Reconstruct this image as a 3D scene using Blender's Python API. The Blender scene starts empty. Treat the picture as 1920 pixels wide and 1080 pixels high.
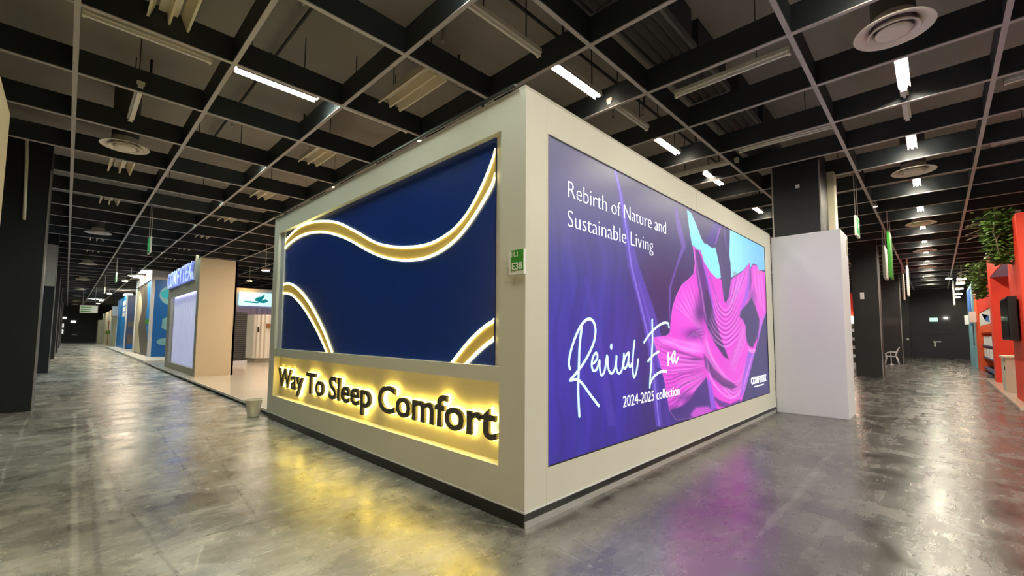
import bpy, math, random
import numpy as np
from mathutils import Vector, Matrix

# ------------------------------------------------------------------ camera
CAM = [814.0714, 0.77731, 0.07091, 0.00656, -2.53025, -2.30881, 1.48389, 954.28991, 569.06541]
S = bpy.context.scene
COL = S.collection


def cam_axes():
    yaw, p, r = CAM[1:4]
    F = np.array([math.cos(p) * math.cos(yaw), math.cos(p) * math.sin(yaw), math.sin(p)])
    R0 = np.array([math.sin(yaw), -math.cos(yaw), 0.])
    U0 = np.cross(R0, F)
    return math.cos(r) * R0 + math.sin(r) * U0, -math.sin(r) * R0 + math.cos(r) * U0, F


RR, UU, FF = cam_axes()
CC = np.array(CAM[4:7])
cam_data = bpy.data.cameras.new('camera')
cam = bpy.data.objects.new('camera', cam_data)
COL.objects.link(cam)
cam_data.sensor_width = 36
cam_data.lens = CAM[0] / 1920 * 36
cam_data.shift_x = (960 - CAM[7]) / 1920
cam_data.shift_y = (CAM[8] - 540) / 1920
cam_data.clip_start = 0.05
cam_data.clip_end = 300
M = Matrix.Identity(4)
for i in range(3):
    M[i][0], M[i][1], M[i][2], M[i][3] = RR[i], UU[i], -FF[i], CC[i]
cam.matrix_world = M
S.camera = cam

# ------------------------------------------------------------------ world, exposure
W = bpy.data.worlds.new('world')
S.world = W
W.use_nodes = True
W.node_tree.nodes['Background'].inputs[0].default_value = (.8, .85, 1, 1)
W.node_tree.nodes['Background'].inputs[1].default_value = 0.03
S.view_settings.view_transform = 'Standard'
S.view_settings.look = 'None'
S.view_settings.gamma = 1
S.view_settings.use_curve_mapping = False
S.view_settings.exposure = 0.0
S.cycles.use_denoising = True
S.cycles.max_bounces = 8
S.cycles.sample_clamp_indirect = 6
TUBE = 500.0        # radiance of the lit fluorescent tubes
random.seed(7)

# a point on one of the measured planes that a picture position falls on (used to lay out the flat graphics)
def at(x, y, axis, val):
    d = FF + (x - CAM[7]) / CAM[0] * RR - (y - CAM[8]) / CAM[0] * UU
    t = (val - CC[axis]) / d[axis]
    return CC + t * d


def to_px(P):
    d = P - CC
    z = d @ FF
    return CAM[7] + CAM[0] * (d @ RR) / z, CAM[8] - CAM[0] * (d @ UU) / z


# ------------------------------------------------------------------ materials
def lin(r, g, b):
    f = lambda c: (c / 255 / 12.92) if c / 255 <= .04045 else ((c / 255 + .055) / 1.055) ** 2.4
    return (f(r), f(g), f(b))


def mat(name, col, rough=.6, metal=0., emit=None, strength=0., noise=.06, scale=3., spec=.5, bump=0.):
    m = bpy.data.materials.new(name)
    m.use_nodes = True
    nt = m.node_tree
    b = nt.nodes['Principled BSDF']
    b.inputs['Roughness'].default_value = rough
    b.inputs['Metallic'].default_value = metal
    b.inputs['Specular IOR Level'].default_value = spec
    if noise:
        tc = nt.nodes.new('ShaderNodeTexCoord')
        n = nt.nodes.new('ShaderNodeTexNoise')
        n.inputs['Scale'].default_value = scale
        n.inputs['Detail'].default_value = 5
        nt.links.new(tc.outputs['Object'], n.inputs['Vector'])
        mx = nt.nodes.new('ShaderNodeMix')
        mx.data_type = 'RGBA'
        nt.links.new(n.outputs['Fac'], mx.inputs[0])
        mx.inputs[6].default_value = tuple(c * (1 - noise) for c in col) + (1,)
        mx.inputs[7].default_value = tuple(min(1, c * (1 + noise)) for c in col) + (1,)
        nt.links.new(mx.outputs[2], b.inputs['Base Color'])
        if bump:
            bp = nt.nodes.new('ShaderNodeBump')
            bp.inputs['Strength'].default_value = bump
            nt.links.new(n.outputs['Fac'], bp.inputs['Height'])
            nt.links.new(bp.outputs[0], b.inputs['Normal'])
    else:
        b.inputs['Base Color'].default_value = tuple(col) + (1,)
    if emit:
        b.inputs['Emission Color'].default_value = tuple(emit) + (1,)
        b.inputs['Emission Strength'].default_value = strength
    return m


def attr_emit(name, strength):
    m = bpy.data.materials.new(name)
    m.use_nodes = True
    nt = m.node_tree
    b = nt.nodes['Principled BSDF']
    a = nt.nodes.new('ShaderNodeAttribute')
    a.attribute_name = 'Col'
    nt.links.new(a.outputs['Color'], b.inputs['Emission Color'])
    b.inputs['Emission Strength'].default_value = strength
    b.inputs['Base Color'].default_value = (.02, .02, .02, 1)
    b.inputs['Roughness'].default_value = .35
    return m


M_ = {}
M_['cream'] = mat('cream_paint', (.68, .675, .61), .55, noise=.03, scale=1.5)
M_['white'] = mat('white_paint', (.68, .70, .77), .55, noise=.03, scale=1.2)
M_['plinth'] = mat('black_plinth', (.012, .014, .016), .3)
M_['plinth_rail'] = mat('grey_plinth_rail', (.55, .55, .56), .35, metal=.4)
M_['navy'] = mat('navy_gloss', (.006, .036, .27), .27, noise=.2, scale=.6, spec=.55)
M_['gold'] = mat('yellow_diffuser', (.5, .38, .14), .6, emit=lin(190, 150, 45), strength=.22)
M_['led'] = mat('warm_led', (.9, .85, .6), .5, emit=lin(255, 240, 150), strength=5.0, noise=0)
M_['led_letter'] = mat('letter_led', (.9, .85, .5), .5, emit=lin(255, 226, 105), strength=14, noise=0)
M_['dark_letter'] = mat('anthracite_letter', (.055, .05, .045), .45)
M_['sign_back'] = mat('beige_sign_back', (.66, .6, .45), .5)
M_['beam'] = mat('black_baffle', (.026, .032, .037), .55, noise=.3, scale=1.)
M_['beam_edge'] = mat('grey_baffle_edge', (.5, .47, .47), .5, noise=.15)
M_['slab'] = mat('grey_slab', (.30, .275, .245), .9, noise=.25, scale=.8)
M_['pipe'] = mat('black_pipe', (.02, .02, .02), .5)
M_['column'] = mat('black_column', (.016, .018, .022), .42, noise=.3, scale=2.)
M_['column_edge'] = mat('steel_corner', (.55, .52, .5), .3, metal=.6)
M_['wall_dark'] = mat('dark_wall', (.03, .033, .042), .6, noise=.3, scale=.7)
M_['wall_grey'] = mat('grey_far_wall', (.09, .09, .085), .6, noise=.2, scale=.7)
M_['duct'] = mat('dark_duct', (.10, .09, .08), .6)
M_['lamp_white'] = mat('lamp_enamel', (.82, .78, .68), .4)
M_['fin'] = mat('cream_reflector', (.85, .77, .58), .35)
M_['tube_lit'] = mat('lit_tube', (.9, .9, .9), .5, emit=lin(255, 246, 222), strength=TUBE, noise=0)
M_['tube_cool'] = mat('lit_tube_cool', (.9, .9, .9), .5, emit=lin(236, 252, 232), strength=TUBE * .72, noise=0)
M_['tube_soft'] = mat('lit_tube_soft', (.9, .9, .9), .5, emit=lin(255, 240, 215), strength=TUBE * .17, noise=0)
M_['tube_off'] = mat('unlit_tube', (.85, .83, .78), .3)
M_['spot_lit'] = mat('lit_spot', (.9, .9, .9), .5, emit=lin(255, 235, 205), strength=40, noise=0)
M_['stand_lamp'] = mat('stand_lamp', (.9, .8, .6), .5, emit=lin(255, 226, 196), strength=270, noise=0)
M_['spot_warm'] = mat('warm_spot', (.9, .8, .5), .5, emit=lin(255, 190, 90), strength=120, noise=0)
M_['diffuser'] = mat('diffuser_enamel', (.86, .80, .70), .4)
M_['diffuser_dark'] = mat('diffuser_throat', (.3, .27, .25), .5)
M_['vent'] = mat('grey_vent', (.16, .155, .15), .4, metal=.3)
M_['green'] = mat('green_panel', lin(52, 150, 40), .5, noise=.03)
M_['signwhite'] = mat('white_sign', (.85, .87, .84), .5, noise=.02)
M_['exit_green'] = mat('exit_green', lin(20, 130, 60), .5, emit=lin(60, 190, 110), strength=.5, noise=0)
M_['exit_white'] = mat('exit_white', (.8, .8, .8), .5, emit=(.95, 1, .95), strength=1.0, noise=0)
M_['exit_lit'] = mat('exit_lit', (.6, .9, .7), .5, emit=lin(170, 255, 200), strength=1.3, noise=0)
M_['bin'] = mat('bin_white', (.78, .74, .62), .5)
M_['platform'] = mat('pale_laminate', (.66, .57, .47), .18, noise=.08, scale=1.)
M_['platform_edge'] = mat('white_edge', (.75, .73, .7), .4)
M_['beige'] = mat('beige_wall', (.62, .49, .33), .5, noise=.03)
M_['kiosk'] = mat('taupe_wall', (.40, .37, .29), .5, noise=.05)
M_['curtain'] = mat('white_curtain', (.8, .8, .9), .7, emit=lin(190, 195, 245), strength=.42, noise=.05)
M_['blueglow'] = mat('blue_white_letter', (.7, .75, .95), .4, emit=lin(170, 190, 255), strength=.95, noise=.1)
M_['blueside'] = mat('blue_letter_side', lin(150, 165, 235), .4, emit=lin(130, 150, 245), strength=.6, noise=.1)
M_['fabric'] = mat('dark_mattress', (.05, .048, .05), .8, noise=.2, scale=30, bump=.2)
M_['skyblue'] = mat('teal_lightbox', (.6, .85, .9), .4, emit=lin(190, 240, 250), strength=1.0, noise=.03)
M_['teal'] = mat('teal_print', lin(20, 140, 150), .5, emit=lin(10, 140, 155), strength=.6, noise=0)
M_['blue'] = mat('blue_wall', lin(10, 105, 190), .45, noise=.08, scale=.6)
M_['bluelit'] = mat('bright_blue', lin(30, 140, 225), .4, noise=.1)
M_['paleblue'] = mat('pale_blue', lin(130, 190, 205), .5, noise=.1)
M_['greyphoto'] = mat('grey_print', lin(105, 100, 95), .5, noise=.35, scale=2.)
M_['slate'] = mat('slate_print', lin(70, 85, 125), .4, noise=.25, scale=.8)
M_['cream_wall'] = mat('pale_cream_wall', (.68, .62, .45), .6)
M_['red'] = mat('orange_red', lin(235, 62, 38), .5, noise=.04)
M_['orange'] = mat('orange_panel', lin(245, 100, 50), .5, noise=.05)
M_['tv'] = mat('black_glass', (.004, .004, .006), .12)
M_['counter'] = mat('cream_counter', (.66, .62, .5), .5)
M_['leaf'] = mat('ivy_leaf', lin(84, 116, 40), .55, noise=.75, scale=9)
M_['stem'] = mat('ivy_stem', lin(120, 110, 90), .7)
M_['plastic'] = mat('white_plastic', (.72, .74, .8), .35)
M_['black'] = mat('black_metal', (.01, .01, .01), .4)
M_['steel'] = mat('steel', (.6, .6, .6), .3, metal=.9)
M_['lilac'] = mat('lilac_curtain', lin(175, 165, 215), .7)
M_['fluted'] = mat('ivory_curtain', (.86, .82, .76), .6)
M_['woodtag'] = mat('brown_tag', lin(150, 95, 50), .5)
M_['aqua_txt'] = mat('aqua_print', (.5, .7, .7), .5, emit=lin(196, 255, 250), strength=1.05, noise=0)
M_['white_txt'] = mat('white_print', (.7, .7, .7), .5, emit=(.93, .97, 1), strength=1.0, noise=0)
M_['white_flat'] = mat('white_flat', (.85, .85, .85), .5, noise=0)
M_['blue_flat'] = mat('blue_flat', lin(50, 100, 190), .5, noise=0)
M_['dark_flat'] = mat('dark_flat', (.02, .02, .02), .5, noise=0)
M_['trim_grey'] = mat('grey_trim', (.5, .48, .42), .5)
M_['poster'] = attr_emit('poster_print', 1.15)


# ------------------------------------------------------------------ concrete floor
def floor_material():
    m = bpy.data.materials.new('polished_concrete')
    m.use_nodes = True
    nt = m.node_tree
    N, L = nt.nodes, nt.links
    b = N['Principled BSDF']
    tc = N.new('ShaderNodeTexCoord')
    P = tc.outputs['Object']

    def math_(op, a, c=None, clamp=False):
        n = N.new('ShaderNodeMath')
        n.operation = op
        n.use_clamp = clamp
        for i, v in enumerate((a, c)):
            if v is None:
                continue
            if isinstance(v, (int, float)):
                n.inputs[i].default_value = v
            else:
                L.new(v, n.inputs[i])
        return n.outputs[0]

    def noise(scale, stretch=(1, 1, 1), detail=6, rough=.55, dist=0.):
        mp = N.new('ShaderNodeMapping')
        mp.inputs['Scale'].default_value = stretch
        L.new(P, mp.inputs[0])
        n = N.new('ShaderNodeTexNoise')
        n.inputs['Scale'].default_value = scale
        n.inputs['Detail'].default_value = detail
        n.inputs['Roughness'].default_value = rough
        n.inputs['Distortion'].default_value = dist
        L.new(mp.outputs[0], n.inputs[0])
        return n.outputs['Fac']

    def remap(v, a, c, d=0., e=1.):
        n = N.new('ShaderNodeMapRange')
        n.inputs[1].default_value, n.inputs[2].default_value = a, c
        n.inputs[3].default_value, n.inputs[4].default_value = d, e
        L.new(v, n.inputs[0])
        return n.outputs[0]

    def mixc(f, a, c):
        n = N.new('ShaderNodeMix')
        n.data_type = 'RGBA'
        if isinstance(f, (int, float)):
            n.inputs[0].default_value = f
        else:
            L.new(f, n.inputs[0])
        for i, v in ((6, a), (7, c)):
            if isinstance(v, tuple):
                n.inputs[i].default_value = v + (1,)
            else:
                L.new(v, n.inputs[i])
        return n.outputs[2]

    n1 = noise(.55, detail=8, rough=.6, dist=.5)
    n2 = noise(2.3, detail=8, rough=.65, dist=.6)
    n3 = noise(1.0, (.35, 3.2, 1), 8, .7, 1.2)      # smears
    n4 = noise(1.0, (3.4, .4, 1), 8, .7, 1.2)
    col = mixc(remap(n1, .34, .68), (.04, .037, .034), (.24, .23, .21))
    col = mixc(math_('MULTIPLY', remap(n2, .42, .7), .55), col, (.28, .27, .25))
    col = mixc(math_('MULTIPLY', remap(n3, .55, .72), .5), col, (.05, .047, .045))
    col = mixc(math_('MULTIPLY', remap(n4, .5, .8), .3), col, (.38, .36, .33))
    # worn white scratches: thin bands of a stretched noise
    for st, am, rz in (((1.1, 7, 1), .26, .5), ((6, 1.2, 1), .26, -.4), ((5, 5, 1), .2, .9)):
        mp = N.new('ShaderNodeMapping')
        mp.inputs['Rotation'].default_value = (0, 0, rz)
        mp.inputs['Scale'].default_value = st
        L.new(P, mp.inputs[0])
        n = N.new('ShaderNodeTexNoise')
        n.inputs['Scale'].default_value = .9
        n.inputs['Detail'].default_value = 9
        n.inputs['Distortion'].default_value = .9
        L.new(mp.outputs[0], n.inputs[0])
        band = math_('SUBTRACT', 1.0, remap(math_('ABSOLUTE', math_('SUBTRACT', n.outputs['Fac'], .5)), 0, .007))
        gate = remap(n2, .45, .8)
        col = mixc(math_('MULTIPLY', math_('MULTIPLY', band, gate), am), col, (.5, .48, .45))
    # joints, tyre marks and tape lines at their own places on the floor
    segs = [  # x0,y0,x1,y1,half width,amount,colour
        (-2.23, 1.6, -.7, 1.55, .008, .8, 0), (-.7, 1.55, .0, 1.52, .006, .5, 0),
        (-2.34, 8.93, -2.42, 1.2, .022, .55, 1), (-2.22, 8.9, -2.31, 1.2, .02, .6, 0), (-2.17, 8.2, -2.17, 2.6, .03, .4, 1),
        (-1.46, 6.51, -1.57, 2.8, .016, .55, 0), (-1.07, 5.15, -1.38, 1.67, .016, .6, 0), (-2.12, 3.1, -1.95, .9, .012, .6, 0),
        (.6, -1.29, 4.6, -1.29, .03, .55, 1), (.5, -1.6, 8.3, -1.71, .028, .35, 1), (11, -2.55, 2.9, -2.78, .02, .4, 1),
        (-.06, -.34, -.08, -.72, .008, .6, 1), (.18, -.33, .1, -.64, .007, .6, 1), (-2.91, 3.0, -2.91, 9, .012, .55, 1),
        (12.17, -1.8, 16.2, -1.84, .02, .8, 0), (14.0, -2.25, 21, -2.06, .02, .8, 0), (3.3, -2.06, 3.05, -1.83, .006, .6, 1),
        (-.74, .77, -.5, .64, .006, .7, 0), (.9, -1.05, 1.25, -1.2, .014, .6, 1), (-1.2, 10, -1.25, 40, .03, .25, 1),
        (-1.9, 1.0, -1.75, 1.45, .007, .5, 1), (-.2, .4, .02, -.05, .01, .7, 1)]
    dn = N.new('ShaderNodeTexNoise')
    dn.inputs['Scale'].default_value = 1.3
    dn.inputs['Detail'].default_value = 4
    L.new(P, dn.inputs[0])
    sb = N.new('ShaderNodeVectorMath')
    sb.operation = 'SUBTRACT'
    L.new(dn.outputs['Color'], sb.inputs[0])
    sb.inputs[1].default_value = (.5, .5, .5)
    sc = N.new('ShaderNodeVectorMath')
    sc.operation = 'MULTIPLY_ADD'
    L.new(sb.outputs[0], sc.inputs[0])
    sc.inputs[1].default_value = (.09, .09, 0)
    L.new(P, sc.inputs[2])
    PD = sc.outputs[0]
    fade = remap(n2, .36, .55)
    for x0, y0, x1, y1, w, am, kind in segs:
        d = Vector((x1 - x0, y1 - y0, 0))
        ln = d.length
        d.normalize()
        s = N.new('ShaderNodeVectorMath')
        s.operation = 'SUBTRACT'
        L.new(PD, s.inputs[0])
        s.inputs[1].default_value = (x0, y0, 0)
        a = N.new('ShaderNodeVectorMath')
        a.operation = 'DOT_PRODUCT'
        L.new(s.outputs[0], a.inputs[0])
        a.inputs[1].default_value = d
        c = N.new('ShaderNodeVectorMath')
        c.operation = 'DOT_PRODUCT'
        L.new(s.outputs[0], c.inputs[0])
        c.inputs[1].default_value = (-d.y, d.x, 0)
        across = remap(math_('ABSOLUTE', c.outputs['Value']), w * .5, w * 1.3, 1, 0)
        along = math_('MULTIPLY', remap(a.outputs['Value'], -.05, .15), remap(a.outputs['Value'], ln - .15, ln + .05, 1, 0))
        mk = math_('MULTIPLY', math_('MULTIPLY', across, along), math_('MULTIPLY', math_('ADD', fade, .2, True), am * .8))
        col = mixc(mk, col, (.025, .022, .02) if kind == 0 else (.46, .44, .40))
    # aisle light painted into the albedo: left side paler, right side darker
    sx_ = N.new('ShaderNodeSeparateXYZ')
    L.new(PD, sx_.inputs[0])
    aisle_light = remap(math_('SUBTRACT', sx_.outputs[1], sx_.outputs[0]), -1.6, 2.2)
    # cloudy dark worn patches and fine trowel streaks
    n5 = noise(.9, detail=5, rough=.6, dist=.9)
    n6 = noise(2.6, (1, 2.2, 1), 9, .75, .6)
    n7 = noise(9., (1, 3.5, 1), 8, .75, 1.0)
    cloud = math_('MULTIPLY', remap(n5, .33, .66, .55, 1.15), remap(n6, .36, .64, .72, 1.2))
    cloud = math_('MULTIPLY', cloud, remap(n7, .35, .65, .82, 1.14))
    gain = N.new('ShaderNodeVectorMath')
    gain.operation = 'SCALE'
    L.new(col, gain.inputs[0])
    L.new(math_('MULTIPLY', math_('MULTIPLY', remap(aisle_light, 0, 1, .46, 2.15), remap(sx_.outputs[1], 4, 20, 1, 1.5)), cloud), gain.inputs[3])  # the factor along y paints the far aisle's brightness into the colour
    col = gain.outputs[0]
    L.new(col, b.inputs['Base Color'])
    r = remap(n2, .34, .68, .15, .32)
    r2 = math_('ADD', r, math_('MULTIPLY', remap(n3, .45, .75), .12))
    L.new(r2, b.inputs['Roughness'])
    b.inputs['Specular IOR Level'].default_value = .5
    b.inputs['IOR'].default_value = 2.7
    bp = N.new('ShaderNodeBump')
    bp.inputs['Strength'].default_value = .13
    bp.inputs['Distance'].default_value = .02
    nb = noise(3.2, detail=9, rough=.68, dist=1.6)
    L.new(nb, bp.inputs['Height'])
    L.new(bp.outputs[0], b.inputs['Normal'])
    return m


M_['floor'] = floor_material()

# ------------------------------------------------------------------ building helpers
LOC = {}


class MB:
    """collects shapes in world coordinates for ONE mesh"""

    def __init__(self):
        self.v, self.f, self.mi, self.sm = [], [], [], []

    def add(self, vs, fs, mi=0, sm=False):
        o = len(self.v)
        self.v += [tuple(map(float, p)) for p in vs]
        self.f += [tuple(i + o for i in f) for f in fs]
        self.mi += [mi] * len(fs)
        self.sm += [sm] * len(fs)
        return self

    def box(self, x0, y0, z0, x1, y1, z1, mi=0):
        x0, x1 = sorted((x0, x1)); y0, y1 = sorted((y0, y1)); z0, z1 = sorted((z0, z1))
        return self.add([(x0, y0, z0), (x1, y0, z0), (x1, y1, z0), (x0, y1, z0), (x0, y0, z1), (x1, y0, z1), (x1, y1, z1), (x0, y1, z1)],
                        [(0, 3, 2, 1), (4, 5, 6, 7), (0, 1, 5, 4), (1, 2, 6, 5), (2, 3, 7, 6), (3, 0, 4, 7)], mi)

    def prism(self, pts, vec, mi=0):
        n = len(pts)
        vec = Vector(vec)
        a = [Vector(p) for p in pts]
        return self.add(a + [p + vec for p in a],
                        [tuple(range(n))[::-1], tuple(range(n, 2 * n))] + [(i, (i + 1) % n, n + (i + 1) % n, n + i) for i in range(n)], mi)

    def tube(self, pts, r, n=8, mi=0, caps=True):
        pts = [Vector(p) for p in pts]
        rs = r if isinstance(r, (list, tuple)) else [r] * len(pts)
        vs, fs = [], []
        for i, p in enumerate(pts):
            t = (pts[min(i + 1, len(pts) - 1)] - pts[max(i - 1, 0)]).normalized()
            u = t.cross(Vector((0, 0, 1)))
            if u.length < 1e-3:
                u = t.cross(Vector((1, 0, 0)))
            u.normalize()
            w = t.cross(u)
            for k in range(n):
                a = 2 * math.pi * k / n
                vs.append(p + rs[i] * (math.cos(a) * u + math.sin(a) * w))
        for i in range(len(pts) - 1):
            for k in range(n):
                fs.append((i * n + k, i * n + (k + 1) % n, (i + 1) * n + (k + 1) % n, (i + 1) * n + k))
        if caps:
            fs.append(tuple(range(n))[::-1])
            fs.append(tuple((len(pts) - 1) * n + k for k in range(n)))
        return self.add(vs, fs, mi, True)

    def lathe(self, prof, c, n=32, mi=0):
        vs, fs = [], []
        for r, z in prof:
            for k in range(n):
                a = 2 * math.pi * k / n
                vs.append((c[0] + r * math.cos(a), c[1] + r * math.sin(a), c[2] + z))
        for i in range(len(prof) - 1):
            for k in range(n):
                fs.append((i * n + k, i * n + (k + 1) % n, (i + 1) * n + (k + 1) % n, (i + 1) * n + k))
        return self.add(vs, fs, mi, True)

    def build(self, name, mats, parent=None, label=None, bevel=0.):
        if not isinstance(mats, (list, tuple)):
            mats = [mats]
        off = Vector(LOC.get(parent.name, (0, 0, 0))) if parent else Vector((0, 0, 0))
        me = bpy.data.meshes.new(name)
        me.from_pydata([tuple(Vector(p) - off) for p in self.v], [], self.f)
        for m in mats:
            me.materials.append(M_[m] if isinstance(m, str) else m)
        me.polygons.foreach_set('material_index', self.mi)
        me.polygons.foreach_set('use_smooth', self.sm)
        me.update()
        o = bpy.data.objects.new(name, me)
        COL.objects.link(o)
        if parent:
            o.parent = parent
            LOC[o.name] = tuple(off)
        else:
            LOC[o.name] = (0, 0, 0)
        if label:
            o['label'] = label
        if bevel:
            b = o.modifiers.new('bevel', 'BEVEL')
            b.width = bevel
            b.segments = 2
            b.limit_method = 'ANGLE'
        return o


def thing(name, label, cat, loc=(0, 0, 0), group=None):
    o = bpy.data.objects.new(name, None)
    o.empty_display_size = .2
    COL.objects.link(o)
    o.location = loc
    LOC[o.name] = tuple(loc)
    return tag(o, label, cat, group)


def tag(o, label, cat, group=None, kind=None):
    if label:
        o['label'] = label
    if cat:
        o['category'] = cat
    if group:
        o['group'] = group
    if kind:
        o['kind'] = kind
    return o


def struct(o):
    o['kind'] = 'structure'
    return o


def copy_tree(o, parent=None):
    c = o.copy()
    COL.objects.link(c)
    if parent:
        c.parent = parent
    for ch in list(o.children):
        copy_tree(ch, c)
    return c


def dup(o, loc, label, group=None):
    c = copy_tree(o)
    c.location = loc
    c['label'] = label
    if group:
        c['group'] = group
    return c


ORD = ['nearest', 'second', 'third', 'fourth', 'fifth', 'sixth', 'seventh', 'eighth', 'ninth', 'tenth', 'eleventh', 'twelfth',
       'thirteenth', 'fourteenth', 'fifteenth', 'sixteenth', 'seventeenth', 'eighteenth', 'nineteenth', 'twentieth']


def text_geo(body, depth=0., weight=0., res=3):
    """text outline as (verts, faces), depth along +z, baseline at y=0"""
    c = bpy.data.curves.new('t', 'FONT')
    c.body = body
    c.size = 1
    c.extrude = depth / 2 if depth else 0
    c.offset = weight
    c.resolution_u = res
    o = bpy.data.objects.new('t', c)
    COL.objects.link(o)
    dg = bpy.context.evaluated_depsgraph_get()
    me = bpy.data.meshes.new_from_object(o.evaluated_get(dg))
    import bmesh
    bm = bmesh.new()
    bm.from_mesh(me)
    bmesh.ops.remove_doubles(bm, verts=bm.verts, dist=1e-5)
    bm.verts.index_update()
    vs = [v.co.copy() for v in bm.verts]
    fs = [tuple(v.index for v in f.verts) for f in bm.faces]
    bm.free()
    bpy.data.objects.remove(o)
    bpy.data.curves.remove(c)
    bpy.data.meshes.remove(me)
    return vs, fs


def islands(vs, fs):
    p = list(range(len(vs)))

    def find(a):
        while p[a] != a:
            p[a] = p[p[a]]
            a = p[a]
        return a
    for f in fs:
        for i in f[1:]:
            p[find(i)] = find(f[0])
    g = {}
    for f in fs:
        g.setdefault(find(f[0]), []).append(f)
    out = []
    for fl in g.values():
        idx = sorted({i for f in fl for i in f})
        mp = {i: k for k, i in enumerate(idx)}
        out.append(([vs[i] for i in idx], [tuple(mp[i] for i in f) for f in fl]))
    return sorted(out, key=lambda a: min(v.x for v in a[0]))


CAPH = max(v.y for v in text_geo('H')[0])


def text_mb(body, org, du, dv, dn, width, cap, depth=.004, weight=0., mi=0, mb=None):
    """text whose lower left is org; du reading direction, dv up, dn outward (unit vectors)"""
    vs, fs = text_geo(body, depth=1., weight=weight)
    x0, x1 = min(v.x for v in vs), max(v.x for v in vs)
    sx = width / (x1 - x0) if width else cap / CAPH
    sy = cap / CAPH
    mb = mb or MB()
    du, dv, dn, org = map(Vector, (du, dv, dn, org))
    mb.add([org + du * ((v.x - x0) * sx) + dv * (v.y * sy) + dn * ((v.z + .5) * depth) for v in vs], fs, mi)
    return mb


def ribbon(mb, pts, w, fr, depth=.004, mi=0, caps=True):
    """flat stroke along 2-D pts with half widths w, put in space by fr(u, v, n)"""
    pts = [Vector(p) for p in pts]
    ws = w if isinstance(w, (list, tuple)) else [w] * len(pts)
    L_, R_ = [], []
    for i, p in enumerate(pts):
        t = (pts[min(i + 1, len(pts) - 1)] - pts[max(i - 1, 0)])
        if t.length < 1e-6:
            t = Vector((1, 0))
        t.normalize()
        n = Vector((-t.y, t.x))
        L_.append(p + n * ws[i])
        R_.append(p - n * ws[i])
    def strip(A, B):
        n = len(A)
        vs = [fr(*a, depth) for a in A] + [fr(*b, depth) for b in B] + [fr(*a, 0) for a in A] + [fr(*b, 0) for b in B]
        fs = []
        for i in range(n - 1):
            fs.append((i, i + 1, n + i + 1, n + i))
            fs.append((2 * n + i, 2 * n + i + 1, i + 1, i))
            fs.append((n + i, n + i + 1, 3 * n + i + 1, 3 * n + i))
        fs.append((0, n, 3 * n, 2 * n))
        fs.append((n - 1, 2 * n - 1, 4 * n - 1, 3 * n - 1))
        mb.add(vs, fs, mi)
    strip(L_, R_)
    if caps:
        for p, r in ((pts[0], ws[0]), (pts[-1], ws[-1])):
            k = 12
            ring = [p + Vector((math.cos(2 * math.pi * j / k), math.sin(2 * math.pi * j / k))) * r for j in range(k)]
            mb.add([fr(*q, depth * 1.02) for q in ring], [tuple(range(k))], mi)
    return mb


def spline(pts, n=10):
    """Catmull-Rom through 2-D points"""
    P = [np.array(p, float) for p in pts]
    P = [2 * P[0] - P[1]] + P + [2 * P[-1] - P[-2]]
    out = []
    for i in range(1, len(P) - 2):
        for k in range(n):
            t = k / n
            a, b, c, d = P[i - 1], P[i], P[i + 1], P[i + 2]
            out.append(.5 * (2 * b + (c - a) * t + (2 * a - 5 * b + 4 * c - d) * t * t + (3 * b - a - 3 * c + d) * t ** 3))
    out.append(P[-2])
    return out


# ================================================================== SETTING
X0, X1, Y0, Y1 = -3.75, 41.0, -9.0, 80.0
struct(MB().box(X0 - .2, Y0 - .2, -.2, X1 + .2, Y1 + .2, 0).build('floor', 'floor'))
SLAB = 5.9
struct(MB().box(X0 - .2, Y0 - .2, SLAB, X1 + .2, Y1 + .2, SLAB + .2).build('ceiling', 'slab'))
struct(MB().box(X0 - .2, Y0, 0, X0, Y1, SLAB).build('wall_left', 'wall_dark'))
struct(MB().box(X0, Y0 - .2, 0, X1, Y0, SLAB).build('wall_right', 'wall_dark'))
struct(MB().box(X1, Y0, 0, X1 + .2, Y1, SLAB).build('wall_back', 'wall_dark'))
struct(MB().box(X0, Y1, 0, X1, Y1 + .2, SLAB).build('wall_far', 'wall_grey'))

# hanging ceiling baffles, one object a run
GX = [0.21 + 1.4235 * i for i in range(-2, 29)]
GY = [0.47 + 1.735 * j for j in range(-5, 46)]
BZ, BT = 4.9, 5.24
k = 1
for gx in GX:
    b = MB().box(gx - .022, Y0, BZ + .012, gx + .022, Y1, BT, 0).box(gx - .026, Y0, BZ, gx + .026, Y1, BZ + .012, 1)
    struct(b.build('trim_%d' % k, ['beam', 'beam_edge']))
    k += 1
for gy in GY:
    b = MB().box(X0, gy - .022, BZ + .014, X1, gy + .022, BT - .004, 0).box(X0, gy - .026, BZ + .002, X1, gy + .026, BZ + .014, 1)
    struct(b.build('trim_%d' % k, ['beam', 'beam_edge']))
    k += 1


# ================================================================== MAIN BOOTH
H = 3.5
booth = thing('exhibition_booth', 'big cream corner booth with navy wave panel and glowing purple lightbox', 'exhibition booth', (0, 0, 0))
YL, XR = 6.1, 7.3
UZ0, UZ1, UYA, UYB = 1.215, 3.235, .29, 5.87       # upper opening of the left face
SZ0, SZ1 = .415, 1.085                              # sign opening
T = .30
f = MB()
f.box(0, .0, .122, .28, UYA, H)                     # corner pillar
f.box(0.0, UYB, .122, .28, YL, H)                   # far stile
f.box(0.001, UYA, UZ1, .28, UYB, H)                 # head
f.box(0.001, UYA, SZ1, .28, UYB, UZ0)               # middle rail
f.box(0.001, UYA, .122, .28, UYB, SZ0)              # foot rail
wl = f.build('left_wall', 'cream', booth)
PX0, PX1, PZ0, PZ1 = .285, 6.90, .402, 3.212         # lightbox opening on the right face
f = MB()
f.box(.2805, .001, .122, PX0, .3, H)
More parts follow.
